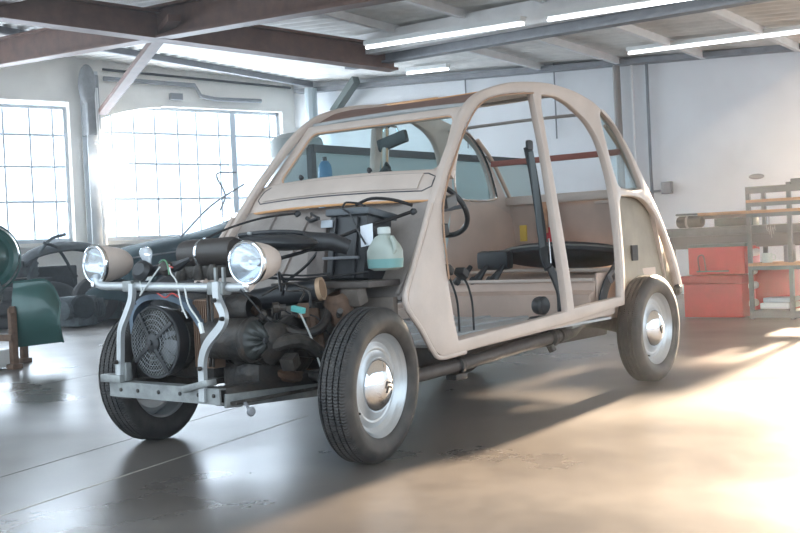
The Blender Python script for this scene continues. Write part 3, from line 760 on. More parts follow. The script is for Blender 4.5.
# smooth drum with the pleated cover at its end, near side
MB().lathe([(0, .0), (.072, .0), (.076, .02), (.078, .17), (.083, .175), (.085, .185), (.083, .195), (.074, .20)], (.33, .15, .485), (-.12, 1, -.03), 32).build('starter_drum', greasy, engine)
mb = MB(); ax = Vector((-.12, 1, -.03)).normalized(); x, y = frame_of(ax); o3 = Vector((.33, .15, .485))+ax*.195
rings = []
for k in range(8):
    r = .066*(1-k/7)+.006; rings.append([o3+ax*(.045*math.sin(k/7*math.pi/2)*(1-.28*math.cos(10*2*math.pi*j/80)*(1 if k < 7 else 0)*(1-abs(k-4)/5))) + (x*math.cos(2*math.pi*j/80)+y*math.sin(2*math.pi*j/80))*r for j in range(80)])
mb.ring_sweep(rings); mb.build('pleated_boot', mat('boot_grey', (.045, .05, .048), .4, 0, .3, 20), engine)
MB().lathe([(.014, 0), (.012, .012), (0, .014)], o3+ax*.045, ax, 10).build('boot_button', blackpl, engine)
# gearbox, axle ends and suspension arms
MB().ell((.02, .16, .40), (.16, .16, .12)).build('gearbox', greasy, car)
MB().box((.18, .22, .34), (.18, .20, .10), None, .03).build('sump', greasy, car)
for s in (1, -1):
    mb = MB()
    pr = [(.02, .14)]
    for i in range(5): pr += [(.045, .16+i*.022), (.030, .171+i*.022)]
    pr += [(.018, .28), (.018, .46), (.03, .47), (.045, .50), (.045, .54)]
    mb.lathe(pr, (-.02, 0, .34), (0, s, -.10), 20); mb.build('drive_shaft', greasy2, car)
    MB().tube([(-.32, s*.20, .27), (-.30, s*.36, .27), (-.20, s*.47, .26), (-.06, s*.51, .28), (0, s*.54, .29)], [.042, .042, .038, .035, .045], 14, smooth=4).build('suspension_arm', greasy2, car)
    MB().tube([(-.30, s*.22, .45), (-.12, s*.38, .52), (-.03, s*.47, .56)], .012, 8).build('steering_rod', greasy, car)
    MB().lathe([(.03, 0), (.05, .01), (.055, .10), (.045, .12), (.03, .13)], (-.13, s*.40, .50), (.3, 0, .9), 16).build('damper', rusty, car)
MB().tube([(-.32, -.50, .27), (-.32, .5, .27)], .045, 14).build('axle_tube', greasy2, car)
# exhaust pipes
MB().tube([(.20, .22, .40), (.16, .30, .34), (.05, .30, .31), (-.10, .22, .30), (-.3, .2, .27)], .024, 10, smooth=4).build('exhaust_pipe', rusty, car)
MB().tube([(.26, .20, .40), (.24, .32, .44), (.12, .38, .46), (.02, .40, .40), (-.04, .40, .33)], .028, 10, smooth=4).build('heat_duct', greasy2, car)
MB().tube([(.16, .30, .52), (.08, .36, .48), (.0, .40, .50), (-.10, .36, .58)], .020, 10, smooth=4).build('breather_pipe', greasy, car)
MB().tube([(-.06, .30, .56), (-.04, .33, .47), (-.02, .36, .38)], .03, 10, smooth=3).build('cast_elbow', rusty, car)
# hot-air hose with open end
hs = [(.16, -.06, .585), (.10, .06, .60), (.03, .20, .622), (-.045, .37, .645)]
hz = MB()
ax = (Vector(hs[-1])-Vector(hs[-2])).normalized()
hz.tube(hs, .043, 20, smooth=5); hz.build('hot_air_hose', blackpl, car)
MB().lathe([(.034, -.001), (.042, .004), (.0455, .004), (.0455, -.014)], Vector(hs[-1]), ax, 24).build('hose_lip', mat('lip_tan', (.50, .34, .22), .6), car)
MB().lathe([(0, .0015), (.036, .0025)], Vector(hs[-1]), ax, 24).build('hose_lining', mat('lining_tan', (.34, .21, .13), .8), car)
MB().lathe([(.05, 0), (.065, .02), (.065, .10), (.05, .13)], (.20, .10, .57), (-.1, 1, .1), 20).build('heat_exchanger', greasy, car)
# fan with grille
FC = Vector((.40, -.095, .472))
mb = MB(); mb.lathe([(.130, -.055), (.137, -.02), (.141, 0), (.138, .006), (.131, .006), (.128, 0), (.125, -.055)], FC, (1, 0, 0), 48); fan = mb.build('fan_cowl', blackpl, car)
mb = MB()
for k in range(5):
    r = .03+k*.0195
    mb.tube([FC+Vector((.012+.006*(1-k/5), r*math.cos(a), r*math.sin(a))) for a in [2*math.pi*i/36 for i in range(36)]], .0014, 4, True)
mb.build('grille_ring', greyst, fan)
mb = MB()
for k in range(-11, 12):
    o2 = k*.0108; h = math.sqrt(max(.128**2-o2*o2, 1e-6))
    for sg in (1, -1):
        c_ = math.cos(R(45)); d1 = Vector((0, c_, sg*c_)); d2 = Vector((0, -sg*c_, c_))
        if k % 1 == 0: mb.bar(FC+Vector((.008, 0, 0))+d2*o2-d1*h, FC+Vector((.008, 0, 0))+d2*o2+d1*h, .0012, .0012)
mb.build('grille_mesh', galv, fan)
for a in (35, 125, 215, 305):
    d = Vector((0, math.cos(R(a)), math.sin(R(a))))
    MB().bar(FC+Vector((.016, 0, 0))+d*.02, FC+Vector((.010, 0, 0))+d*.134, .015, .009, (1, 0, 0), .002).build('grille_spoke', blackpl, fan)
MB().lathe([(.036, -.02), (.036, .016), (.028, .022), (.012, .024), (.012, .032), (0, .033)], FC, (1, 0, 0), 24).build('fan_hub', blackpl, fan)
for i in range(8):
    a = 2*math.pi*i/8
    def bl(u, v, a=a):
        r = .035+u*.085; t = a+(v-.5)*.55; tw = (v-.5)*.05
        return FC+Vector((-.035+tw, r*math.cos(t), r*math.sin(t)))
    MB().grid(bl, 3, 3, .002).build('fan_blade', greasy2, fan)
MB().ell(FC+Vector((-.06, .03, -.02)), (.05, .075, .07)).build('dynamo', greyst, fan)
MB().lathe([(.09, 0), (.12, .02), (.12, .05), (.09, .07)], FC+Vector((-.12, 0, 0)), (1, 0, 0), 24).build('fan_housing', greasy2, fan)
strap([(.36, -.25, .50), (.37, -.235, .58), (.37, -.17, .635), (.36, -.06, .645), (.34, .04, .61), (.33, .10, .54), (.33, .15, .47)], .022, .05, 'air_shroud', mat('shroud_blue_grey', (.15, .20, .26), .35, .3, .3, 10), car)
mb = MB(); mb.box((.30, .10, .50), (.06, .10, .26), None, .006); oc = mb.build('oil_cooler', copperf, car)
for i in range(9): MB().box((.332, .055+i*.0112, .50), (.008, .004, .25)).build('cooler_fin', copperf, oc)
for y in (.155, .175): MB().tube([(.35, y, .66), (.36, y+.01, .56), (.35, y, .46), (.34, y-.02, .38)], .006, 6, smooth=3).build('cooler_pipe', greasy, car)
# air filter: drum, band and pan
af = MB().lathe([(0, 0), (.045, .002), (.056, .012), (.058, .03), (.058, .27), (.05, .285), (0, .29)], (.18, -.16, .80), (-.05, 1, .02), 28).build('air_filter', mat('filter_brown_black', (.05, .042, .038), .38), car)
MB().lathe([(.060, .112), (.0605, .118), (.060, .124)], (.18, -.16, .80), (-.05, 1, .02), 28).build('filter_band', chrome, af)
mb = MB(); mb.ell((.06, .24, .835), (.10, .20, .035), rotx(R(-4)), 24, 10); pan = mb.build('filter_pan', mat('pan_black', (.025, .027, .03), .3), car)
mb = MB(); mb.tube([(.12, .10, .866), (.10, .22, .872), (.04, .30, .868), (-.02, .36, .856)], .010, 8, smooth=3); mb.build('pan_rib', blackpl, pan)
mb = MB(); mb.tube([(.0, .33, .83), (-.06, .42, .825), (-.10, .47, .80)], [.04, .036, .030], 14); mb.build('intake_snout', blackpl, pan)
mb = MB()
for i in range(5): mb.box((.12-.03*i, .16+.03*i, .872), (.018, .02, .012), rotz(R(20*i)), .003)
mb.build('pan_clips', galv, pan)
MB().box((.20, -.02, .73), (.10, .22, .05), None, .01).build('manifold', greasy2, car)
for y in (-.10, .0, .08): MB().lathe([(.022, 0), (.026, .02), (.018, .05), (.012, .06)], (.25, y, .70), (0, 0, 1), 12).build('carburettor_neck', greasy2, car)
# horn cluster and the clear glass cap on the bar
mb = MB(); mb.lathe([(0, 0), (.03, .005), (.04, .02), (.04, .045), (.025, .06), (0, .062)], (.40, -.12, .735), (.8, .2, .3), 20); mb.build('horn', blackpl, car)
mb = MB(); mb.lathe([(0, 0), (.026, .004), (.03, .03), (.018, .05), (0, .052)], (.38, -.03, .745), (.7, .5, .3), 18); mb.build('horn', greasy, car)
mb = MB(); mb.tube([(.38, -.22, .72), (.38, -.10, .745), (.37, .02, .76), (.37, .09, .785)], [.012, .022, .02, .008], 8); mb.build('loom_sleeve', blackpl, car)
mb = MB(); mb.lathe([(.012, 0), (.016, .02), (.024, .04), (.026, .055), (.018, .07), (0, .073)], (.40, -.115, .765), (.1, -.1, 1), 10); mb.build('clear_lamp_cap', mat('clear_cap', (.85, .9, .95), .08, 0, trans=.6), car)
MB().box((.425, -.09, .73), (.02, .022, .04), None, .003).build('white_connector', whitep, car)
def wire(pts, r=.0035, m=cable, name='wire'): return MB().tube(pts, r, 5, smooth=4).build(name, m, car)
wire([(.10, .29, .77), (.0, .36, .80), (-.20, .42, .865), (-.35, .475, .905), (-.46, .51, .935)], .0075, cable, 'hose')
wire([(.0, -.30, .84), (-.14, -.26, .90), (-.30, -.20, .945), (-.47, -.13, .965)], .005, cable, 'hose')
MB().lathe([(.015, 0), (.015, .012), (.006, .02)], (-.47, -.13, .955), (.6, 0, .7), 10).build('grommet', rubber, car)
MB().lathe([(.015, 0), (.015, .012), (.006, .02)], (-.47, .515, .93), (.6, 0, .7), 10).build('grommet', rubber, car)
wire([(-.30, .10, .95), (-.28, .16, .92), (-.26, .20, .84), (-.20, .16, .74), (-.10, .10, .66)], .006, cable, 'hose')
wire([(-.24, .13, .93), (-.22, .17, .915), (-.20, .23, .925)], .009, cable, 'hose')
wire([(-.34, .24, .965), (-.30, .30, .985), (-.32, .38, .965), (-.30, .42, .90), (-.24, .50, .80), (-.18, .52, .73)], .0045)
wire([(-.36, .30, .975), (-.34, .40, .995), (-.38, .48, .985), (-.44, .53, .96)], .007, cable, 'hose')
wire([(-.24, .33, .955), (-.2, .40, .93), (-.19, .44, .87), (-.19, .48, .81)], .004)
wire([(.43, -.20, .70), (.44, -.19, .66), (.44, -.15, .62)], .003)
wire([(.44, -.12, .71), (.45, -.10, .67), (.45, -.11, .655), (.45, -.06, .70), (.44, .0, .76)], .003, whitew)
wire([(.40, .0, .76), (.42, .03, .765), (.44, .06, .735), (.44, .09, .70), (.45, .12, .62), (.46, .16, .57)], .003, whitew)
wire([(.40, -.05, .775), (.42, 0, .785), (.43, .03, .77), (.44, .05, .73)], .003, mat('green_wire', (.10, .25, .14), .5))
wire([(.38, -.02, .77), (.42, .02, .765), (.43, .06, .755)], .003, redw)
wire([(.44, .13, .69), (.46, .17, .62), (.46, .21, .575), (.46, .23, .55)], .0035, whitew)
MB().box((.462, .235, .535), (.012, .014, .04), rotx(R(15)), .002).build('white_connector', whitep, car)
wire([(.43, -.05, .67), (.44, .02, .645), (.44, .06, .66), (.44, .10, .645)], .003, redw)
wire([(.42, -.2, .675), (.43, -.05, .665), (.43, .10, .668), (.42, .24, .66)], .007)
wire([(.44, .42, .67), (.42, .45, .63), (.36, .45, .57), (.28, .42, .54), (.20, .38, .55)], .0035)
wire([(.42, .30, .68), (.40, .30, .60), (.36, .26, .57)], .004)
wire([(.1, .2, .70), (.0, .30, .685), (-.10, .38, .69), (-.2, .48, .70)], .006)
wire([(.2, .12, .72), (.12, .28, .71), (.03, .36, .70), (-.02, .44, .705)], .004)
wire([(.10, .38, .56), (.10, .39, .55), (.06, .40, .46), (.04, .41, .38), (.02, .41, .33)], .004, whitew)
MB().box((.10, .375, .575), (.02, .06, .022), rotx(R(-10)), .003).build('teal_connector', teal, car)
for i in range(14):
    y0 = random.uniform(-.1, .4); x0 = random.uniform(-.1, .3); z0 = random.uniform(.50, .70)
    P = [(x0, y0, z0)]
    for k in range(3): P.append((P[-1][0]+random.uniform(-.06, .06), P[-1][1]+random.uniform(.02, .08), P[-1][2]+random.uniform(-.07, .05)))
    wire(P, random.uniform(.003, .006), random.choice([cable, cable, greasy, whitew if i % 5 == 0 else cable]))
for i in range(16):
    c_ = (random.uniform(-.15, .3), random.uniform(.05, .42), random.uniform(.36, .60))
    mb = MB()
    if i % 2: mb.lathe([(0, 0), (.02, 0), (.022, .02), (.014, .03), (.014, .05), (0, .05)], c_, (random.uniform(-1, 1), random.uniform(-.2, 1), random.uniform(-1, 1)), 10)
    else: mb.box(c_, (random.uniform(.03, .07), random.uniform(.03, .07), random.uniform(.02, .06)), rotz(random.uniform(0, 3)) @ rotx(random.uniform(-.6, .6)), .006)
    mb.build('engine_fitting', random.choice([greasy, greasy2, greasy, rusty]), car)
strap([(.1, -.25, .42), (.12, -.3, .38), (.12, -.36, .34)], .05, .03, 'far_side_stay', greasy, car)
MB().bar((.30, -.30, .50), (.05, -.33, .46), .10, .16, (0, 0, 1), .03).build('far_cylinder_shroud', greasy, car)

# ---- inside
PIV = Vector((-1.0, .23, .965)); sn = Vector((-math.cos(R(42)), 0, math.sin(R(42)))).normalized(); sx_, sy_ = frame_of(sn)
sw = MB().tube([PIV+(sx_*math.cos(a)+sy_*math.sin(a))*.172 for a in [2*math.pi*i/48 for i in range(48)]], .0125, 10, True).build('steering_wheel', blackpl, car)
MB().tube([PIV+sx_*.18, PIV-sx_*.02-sn*.03], .010, 8).build('wheel_spoke', greyst, sw)
MB().ell(PIV-sn*.03, (.03, .03, .02)).build('wheel_hub', blackpl, sw)
MB().tube([PIV-sn*.03, (-.62, .235, .66)], .016, 8).build('steering_column', blackpl, car)
MB().box((-.86, .33, .855), (.10, .10, .055), roty(R(10)), .01).build('switch_pod', blackpl, car)
MB().box((-.80, .12, .98), (.08, .72, .05), roty(R(14)), .012).build('dashboard', mat('dash_grey', (.14, .14, .14), .5), car)
for y0, x0 in ((.34, -.93), (.36, -1.02)):
    pd = MB().box((x0, y0, .68 if y0 < .35 else .66), (.05, .055, .035), roty(R(-35)), .008).build('pedal_pad', rubber, car)
    MB().tube([(x0, y0, .67 if y0 < .35 else .65), (x0-.045, y0, .60), (x0-.075, y0, .52), (x0-.08, y0, .40), (x0-.075, y0, .38)], .0055, 6, smooth=3).build('pedal_rod', blackpl, pd)
mb = MB(); mb.box((-1.55, .40, .385), (.10, .05, .012), None, .003); mb.build('floor_bracket', blackpl, car)
mb = MB(); mb.box((-1.90, -.52, .67), (.02, .05, .06), None, .006); mb.build('catch', mat('catch_grey', (.35, .33, .3), .5), car)
# front belt: strap down the pillar, reel on the sill
def band(pts, w, name, m, parent, axis=(1, 0, 0), t=.003): return strap(pts, w, t, name, m, parent, axis)
ps = [(-1.42, .50, 1.245), (-1.46, .50, 1.12), (-1.49, .50, .98), (-1.52, .50, .84), (-1.545, .49, .72), (-1.57, .50, .65)]
belt = strap(ps, .044, .012, 'seat_belt', strapm, car, (.35, .93, 0))
strap([(-1.545, .52, .66), (-1.575, .53, .60), (-1.60, .54, .53), (-1.605, .54, .44)], .034, .016, 'belt_stalk', blackpl, belt, (.35, .93, 0))
strap([(-1.43, .508, 1.22), (-1.45, .51, 1.1), (-1.47, .51, .98), (-1.49, .505, .86), (-1.52, .50, .76)], .03, .010, 'belt_tail', mat('tail_grey', (.10, .12, .13), .6), belt, (.35, .93, 0))
MB().box((-1.42, .51, 1.25), (.05, .02, .05), None, .012).build('belt_guide', blackpl, belt)
MB().tube([(-1.545, .52, .80), (-1.55, .52, .74), (-1.555, .52, .68)], .006, 6).build('belt_buckle_edge', chrome, belt)
mb = MB(); mb.lathe([(0, 0), (.04, .004), (.045, .02), (.045, .05), (.035, .06), (0, .062)], (-1.52, .45, .475), (.2, 1, 0), 20); mb.box((-1.52, .47, .41), (.13, .05, .03), None, .006); mb.box((-1.42, .47, .40), (.07, .04, .02), roty(R(20)), .004); mb.build('belt_reel', blackpl, belt)
for k, zz in enumerate((.63, .56)): MB().lathe([(.010, 0), (.010, .012), (0, .014)], (-1.60-.02*k, .525, zz), (0, 1, 0), 8).build('belt_bolt', greyst, belt)
b2 = strap([(-2.26, .54, .66), (-2.21, .545, .635), (-2.16, .545, .60), (-2.10, .55, .565), (-2.04, .555, .51), (-2.0, .56, .455)], .05, .01, 'rear_belt', strapm, car, (.35, .93, 0))
MB().box((-2.13, .56, .585), (.07, .02, .05), roty(R(25)), .006).build('belt_buckle', greyst, b2)
MB().box((-2.13, .572, .585), (.04, .004, .028), roty(R(25)), .002).build('buckle_button', blackpl, b2)
# dark side vents under the sill: suspension pot
MB().tube([(-.42, .46, .252), (-.84, .455, .262), (-1.25, .45, .285), (-1.72, .45, .308)], .030, 14).build('side_tube', mat('tube_taupe', (.13, .11, .10), .5, .2, .4, 10), car)
MB().lathe([(.034, 0), (.043, .006), (.043, .03), (.034, .036)], (-.80, .455, .26), (-1, 0, .05), 18).build('tube_collar', greasy2, car)
MB().box((-.80, .46, .215), (.09, .06, .03), None, .012).build('tube_foot', greasy, car)
MB().lathe([(.034, 0), (.05, .01), (.05, .035), (.034, .04)], (-1.62, .45, .305), (-1, 0, .05), 18).build('tube_collar', greasy2, car)
MB().tube([(-1.62, .46, .27), (-1.63, .47, .24)], .02, 8).build('tube_nipple', greasy, car)
MB().tube([(-1.72, .45, .31), (-1.86, .44, .33), (-2.02, .42, .36), (-2.2, .44, .34), (-2.36, .50, .30)], [.04, .05, .04, .04, .04], 14, smooth=3).build('rear_arm', greasy2, car)
MB().tube([(-1.72, -.45, .31), (-2.02, -.42, .36), (-2.36, -.50, .30)], [.04, .04, .04], 12, smooth=3).build('rear_arm', greasy2, car)
MB().bar((-1.75, .50, .35), (-1.98, .50, .365), .04, .02, (0, 0, 1), .004).build('sill_bracket', galv, car)
MB().ell((-2.45, .15, .36), (.25, .18, .07)).build('fuel_tank', greasy2, car)
# rear bumper end behind the wheel
MB().tube([(-3.08, -.45, .42), (-3.15, -.2, .42), (-3.15, .2, .42), (-3.06, .48, .42)], .022, 10, smooth=4).build('rear_bumper', greasy, car)
MB().lathe([(0, 0), (.03, .003), (.034, .02), (.02, .04), (0, .042)], (-3.06, .50, .46), (0, 1, 0), 14).build('tail_lamp', greasy2, car)

# ---- wheels
def tyre_mesh():
    W = .064; pr = [(.193, -.05), (.20, -.058), (.225, -.0655), (.25, -.066), (.270, -.060), (.281, -.051)]
    for g in (-.036, -.013, .013, .036): pr += [(.2885, g-.0035-.0), (.2885-.0, g-.0032), (.2805, g-.0025), (.2805, g+.0025), (.2885, g+.0032)]
    pr += [(.281, .051), (.270, .060), (.25, .066), (.242, .0675), (.236, .0665), (.225, .0655), (.20, .058), (.193, .05)]
    pr[5:5] = []
    return MB().lathe(pr, (0, 0, 0), (0, 1, 0), 96)
wheel = MB().lathe([(.193, -.048), (.203, -.053), (.206, -.058), (.200, -.052), (.185, -.04), (.182, 0), (.18, .03), (.190, .040), (.197, .052), (.203, .056), (.206, .053), (.203, .050)], (0, 0, 0), (0, 1, 0), 64)
wheel.lathe([(.182, .036), (.172, .018), (.163, .012), (.150, .014), (.141, .020), (.136, .020), (.130, .016), (.112, .020), (.104, .028), (.09, .030), (.05, .030), (.0, .030)], (0, 0, 0), (0, 1, 0), 64)
wheel.lathe([(.182, .03), (.15, .004), (.09, .01), (.06, -.01), (.0, -.02)], (0, 0, 0), (0, 1, 0), 48)
wroot = wheel.build('wheel', mat('wheel_silver', (.56, .59, .61), .3, .55, .12, 14), None)
wroot.parent = car
def sub(name, mb, m, parent=wroot):
    o = mb.build(name, m); o.parent = parent; return o
tyre = sub('tyre', tyre_mesh(), tyre_m)
cap = sub('hubcap', MB().lathe([(.098, .028), (.101, .033), (.097, .040), (.086, .049), (.068, .061), (.046, .069), (.024, .073), (.0, .074)], (0, 0, 0), (0, 1, 0), 48), chrome)
def chev():
    mb = MB()
    for dz in (.012, -.008):
        for s in (1, -1): mb.bar((0, .0745, dz+.006), (s*.020, .0735, dz-.010), .006, .004, (0, 1, 0))
    return mb
em = sub('hubcap_emblem', chev(), greasy)
def hub():
    mb = MB(); mb.lathe([(0, -.07), (.10, -.065), (.11, -.06), (.115, -.01), (.10, 0)], (0, 0, 0), (0, 1, 0), 32); return mb
hb = sub('brake_drum', hub(), greasy2)
vs = sub('valve', MB().tube([(.155, .016, -.02), (.157, .034, -.022)], .004, 6), rubber)
def place_wheel(o, loc, rz, camber):
    o.location = Vector(loc)-Vector(car.location); o.rotation_euler = (R(camber), R(random.uniform(0, 60)), R(rz)); o.rotation_mode = 'ZYX' if False else 'XYZ'
subs = [tyre, cap, em, hb, vs]
for i, (loc, rz, cb) in enumerate((((0, .63, .288), 9, 2.6), ((-2.4, .63, .289), 0, .8), ((0, -.605, .288), 189, 2.6), ((-2.4, -.63, .289), 180, .8))):
    if i == 0: o = wroot
    else:
        o = wroot.copy(); C.objects.link(o)
        for c_ in subs:
            k = c_.copy(); C.objects.link(k); k.parent = o
    o.location = Vector(loc)-Vector(car.location)
    o.rotation_mode = 'XYZ'
    M = Matrix.Rotation(R(rz), 4, 'Z') @ Matrix.Rotation(R(-cb), 4, 'X') @ Matrix.Rotation(R(25+i*31), 4, 'Y')
    o.rotation_euler = M.to_euler()

# ================================================================ PROPS
# black seat pad lying in the back of the car
t = thing('seat_pad', 'black oval seat pad with hanging catches, lying on the rear bench box inside the car', 'seat', (-2.38, .05, .62))
rot = rotz(R(4)) @ roty(R(-16))
mb = MB(); mb.lathe([(0, -.03), (.19, -.032), (.215, -.02), (.222, 0), (.212, .018), (.18, .034), (0, .042)], (0, 0, 0), (0, 0, 1), 40)
for v in mb.bm.verts:
    v.co.y *= 1.85; v.co.z *= 1.0
    v.co = rot @ v.co + Vector((-2.45, .10, .70))
mb.build('pad', vinyl, t)
P = []
for i in range(40):
    a = 2*math.pi*i/40; P.append(rot @ Vector((.222*math.cos(a), .411*math.sin(a), .004)) + Vector((-2.45, .10, .70)))
MB().tube(P, .006, 6, True).build('piping', mat('piping_grey', (.20, .20, .19), .5), t)
mb = MB(); mb.box((-2.18, -.20, .69), (.10, .20, .11), rotz(R(8)), .03); mb.build('pad_front', vinyl, t)
for y, dx in ((-.31, .05), (-.22, .02), (-.12, 0)):
    MB().tube([(-2.14+dx, y, .66), (-2.10+dx, y-.01, .62), (-2.08+dx, y-.03, .585)], [.014, .018, .026], 10).build('catch', blackpl, t)
    MB().lathe([(0, 0), (.02, .002), (.024, .02), (.018, .035), (0, .036)], (-2.07+dx, y-.035, .57), (.5, -.3, .4), 12).build('catch_knob', rubber, t)

# ---- tool corner on the right
t = thing('tool_chest', 'red steel tool chest with a deeper lower box, in front of the grey bench', 'chest', (-6.6, -.65, 0))
MB().box((-6.72, -.645, .17), (.44, .55, .31), None, .008).build('lower_box', redp, t)
MB().box((-6.70, -.640, .36), (.52, .60, .075), None, .02).build('lower_lid', redd, t)
MB().box((-6.74, -.615, .53), (.40, .53, .25), None, .008).build('upper_box', redp, t)
MB().box((-6.75, -.615, .668), (.42, .55, .03), None, .008).build('top_tray', shelfm, t)
MB().tube([(-6.53, -.77, .44), (-6.51, -.775, .55), (-6.51, -.76, .58), (-6.51, -.73, .585), (-6.51, -.715, .55), (-6.53, -.71, .44)], .005, 6, smooth=3).build('handle_loop', blackpl, t)
MB().bar((-6.535, -.80, .435), (-6.535, -.50, .435), .012, .012).build('hinge_rod', shelfm, t)
t = thing('tool_chest', 'second red metal case half hidden behind the legs of the steel shelving', 'chest', (-6.95, -.05, 0))
MB().box((-6.95, -.17, .23), (.35, .36, .42), None, .01).build('case', redp, t)
MB().box((-6.95, -.17, .455), (.36, .37, .03), None, .008).build('case_lid', redd, t)
t = thing('workbench', 'long grey topped workbench behind the red chest', 'bench', (-7.2, -.7, 0))
MB().box((-7.15, -.55, .80), (.7, 1.35, .08), None, .01).build('bench_top', benchm, t)
MB().box((-7.15, -.55, .70), (.62, 1.28, .12), None, .01).build('bench_apron', mat('apron_dark', (.09, .09, .10), .6), t)
for x in (-7.45, -6.86):
    for y in (-1.18, .08): MB().box((x, y, .35), (.06, .06, .70)).build('leg', shelfm, t)
def boxthing(name, label, cat, c, s, m, rz=0, bev=.006, group=None): return tag(MB().box(c, s, rotz(R(rz)), bev).build(name, m), label, cat, group)
boxthing('plank', 'orange wooden plank on top of the things on the workbench', 'plank', (-7.0, -.62, .965), (.16, .62, .03), wood, 3)
boxthing('plank', 'dark plank lying under the orange plank on the workbench', 'plank', (-7.02, -.66, .935), (.18, .56, .028), mat('dark_wood', (.16, .12, .10), .6, 0, .4, 9), -2)
boxthing('toolbox', 'flat dark green toolbox under the planks on the workbench', 'toolbox', (-7.05, -.60, .88), (.22, .36, .075), darkgreen, 5)
t = thing('cloth_roll', 'dark rolled cloth at the car end of the workbench', 'roll', (-7.0, -1.0, .84))
MB().lathe([(0, 0), (.05, .004), (.058, .02), (.058, .24), (.05, .256), (0, .26)], (-6.95, -1.14, .90), (.1, 1, 0), 18).build('roll', scrapm, t)
MB().lathe([(.059, .10), (.061, .105), (.061, .12), (.059, .125)], (-6.95, -1.14, .90), (.1, 1, 0), 18).build('roll_tie', greyst, t)
boxthing('plank', 'short grey board lying on the cloth roll on the workbench', 'plank', (-6.97, -1.0, .972), (.12, .3, .02), scrapg, 8)
t = thing('steel_shelving', 'dark steel shelving with wooden boards at the right end of the bench', 'shelf', (-6.7, .1, 0))
for x in (-6.52, -6.92):
    for y in (-.29, .07, .50): MB().box((x, y, .59 if y < 0 or x > -6.6 else .60), (.035, .035, 1.18 if y < 0 else 1.22)).build('post', shelfm, t)
for z, m_ in ((1.165, shelfm), (1.05, wood), (.955, wood), (.485, wood), (.06, shelfm)):
    MB().box((-6.72, .105, z), (.44, .82, .028), None, .004).build('shelf_board', m_, t)
    for x in (-6.50,): MB().box((x, .105, z-.03), (.012, .80, .035)).build('shelf_edge', shelfm, t)
MB().bar((-6.51, -.28, .50), (-6.51, .06, .07), .02, .006).build('shelf_brace', shelfm, t) if False else None
t = thing('mug', 'small pale mug standing on the middle board of the shelving', 'mug', (-6.6, -.17, .50))
MB().lathe([(0, 0), (.042, 0), (.046, .01), (.046, .085), (.042, .085), (.041, .012), (0, .01)], (-6.58, -.16, .50), n=24).build('cup', mat('mug_pale', (.55, .62, .58), .3), t)
MB().tube([(-6.58, -.115, .57), (-6.58, -.09, .565), (-6.58, -.088, .53), (-6.58, -.115, .52)], .005, 6, smooth=3).build('handle', mat('mug_pale', (0, 0, 0)), t)
t = thing('metal_can', 'shiny white and steel can with folded foil on the shelving', 'can', (-6.6, -.05, .969))
t.location = (-6.6, -.05, .50)
MB().lathe([(0, 0), (.05, 0), (.05, .14), (.045, .15), (0, .152)], (-6.70, .0, .50), n=24).build('can_body', greyst, t)
t = thing('foil_fan', 'crumpled white foil hanging from the board of the shelving', 'foil', (-6.5, -.08, .94))
mb = MB()
for i in range(5):
    a = -6.49; mb.prism([(a, -.125+i*.018, .80), (a+.02, -.118+i*.018, .83-.012*(i % 2)), (a+.01, -.112+i*.018, .72+.03*abs(i-2))], (.006, 0, .0))
mb.build('foil', mat('foil', (.85, .86, .88), .3, .4), t)
MB().tube([(-6.485, -.10, .82), (-6.495, -.10, .93)], .003, 5).build('foil_wire', cable, t)
for i, (c, s, m_, lab) in enumerate((
    ((-6.72, .20, .56), (.24, .14, .12), benchm, 'grey box beside the can on the middle board of the shelving'),
    ((-6.70, .32, .61), (.2, .09, .22), redd, 'dark red box standing at the far end of the middle board'),
    ((-6.74, .28, 1.02), (.2, .24, .09), scrapm, 'flat dark box on the second highest board of the shelving'),
    ((-6.70, -.1, .115), (.3, .26, .05), whitep, 'pile of pale sheets on the lowest shelf board, its bottom sheet'),
    ((-6.71, -.09, .165), (.27, .24, .04), mat('sheet_blue', (.45, .52, .58), .5), 'bluish slab lying on the pale sheets of the lowest shelf board'),
    ((-6.68, .24, .15), (.28, .2, .14), scrapg, 'grey carton at the far end of the lowest shelf board'),
    ((-6.70, .22, 1.205), (.26, .3, .05), shelfm, 'dark flat tray lying on the very top of the shelving'))):
    boxthing('box' if 'pale sheets' not in lab else 'sheet_pile', lab, 'box', c, s, m_, random.uniform(-5, 5))
for i, (y, z) in enumerate(((-.335, .60), (-.345, .43), (-.34, .30), (-.345, .14))):
    tag(MB().lathe([(0, 0), (.03, .002), (.034, .02), (.034, .16), (.03, .178), (0, .18)], (-6.66, y-.005, z-.01), (-1, 0, .02), 16).build('paper_roll', mat('roll_white', (.66, .68, .68), .6)), 'white roll wedged between chest and shelving, ' + ('topmost of four', 'second from the top', 'third from the top', 'lowest of four')[i], 'roll', 'white rolls between chest and shelving')
tag(MB().tube([(-6.62, -.335, .04), (-6.62, -.335, .72)], .012, 8).build('roll_holder', shelfm), 'thin upright rod holding the white rolls beside the red chest', 'holder')

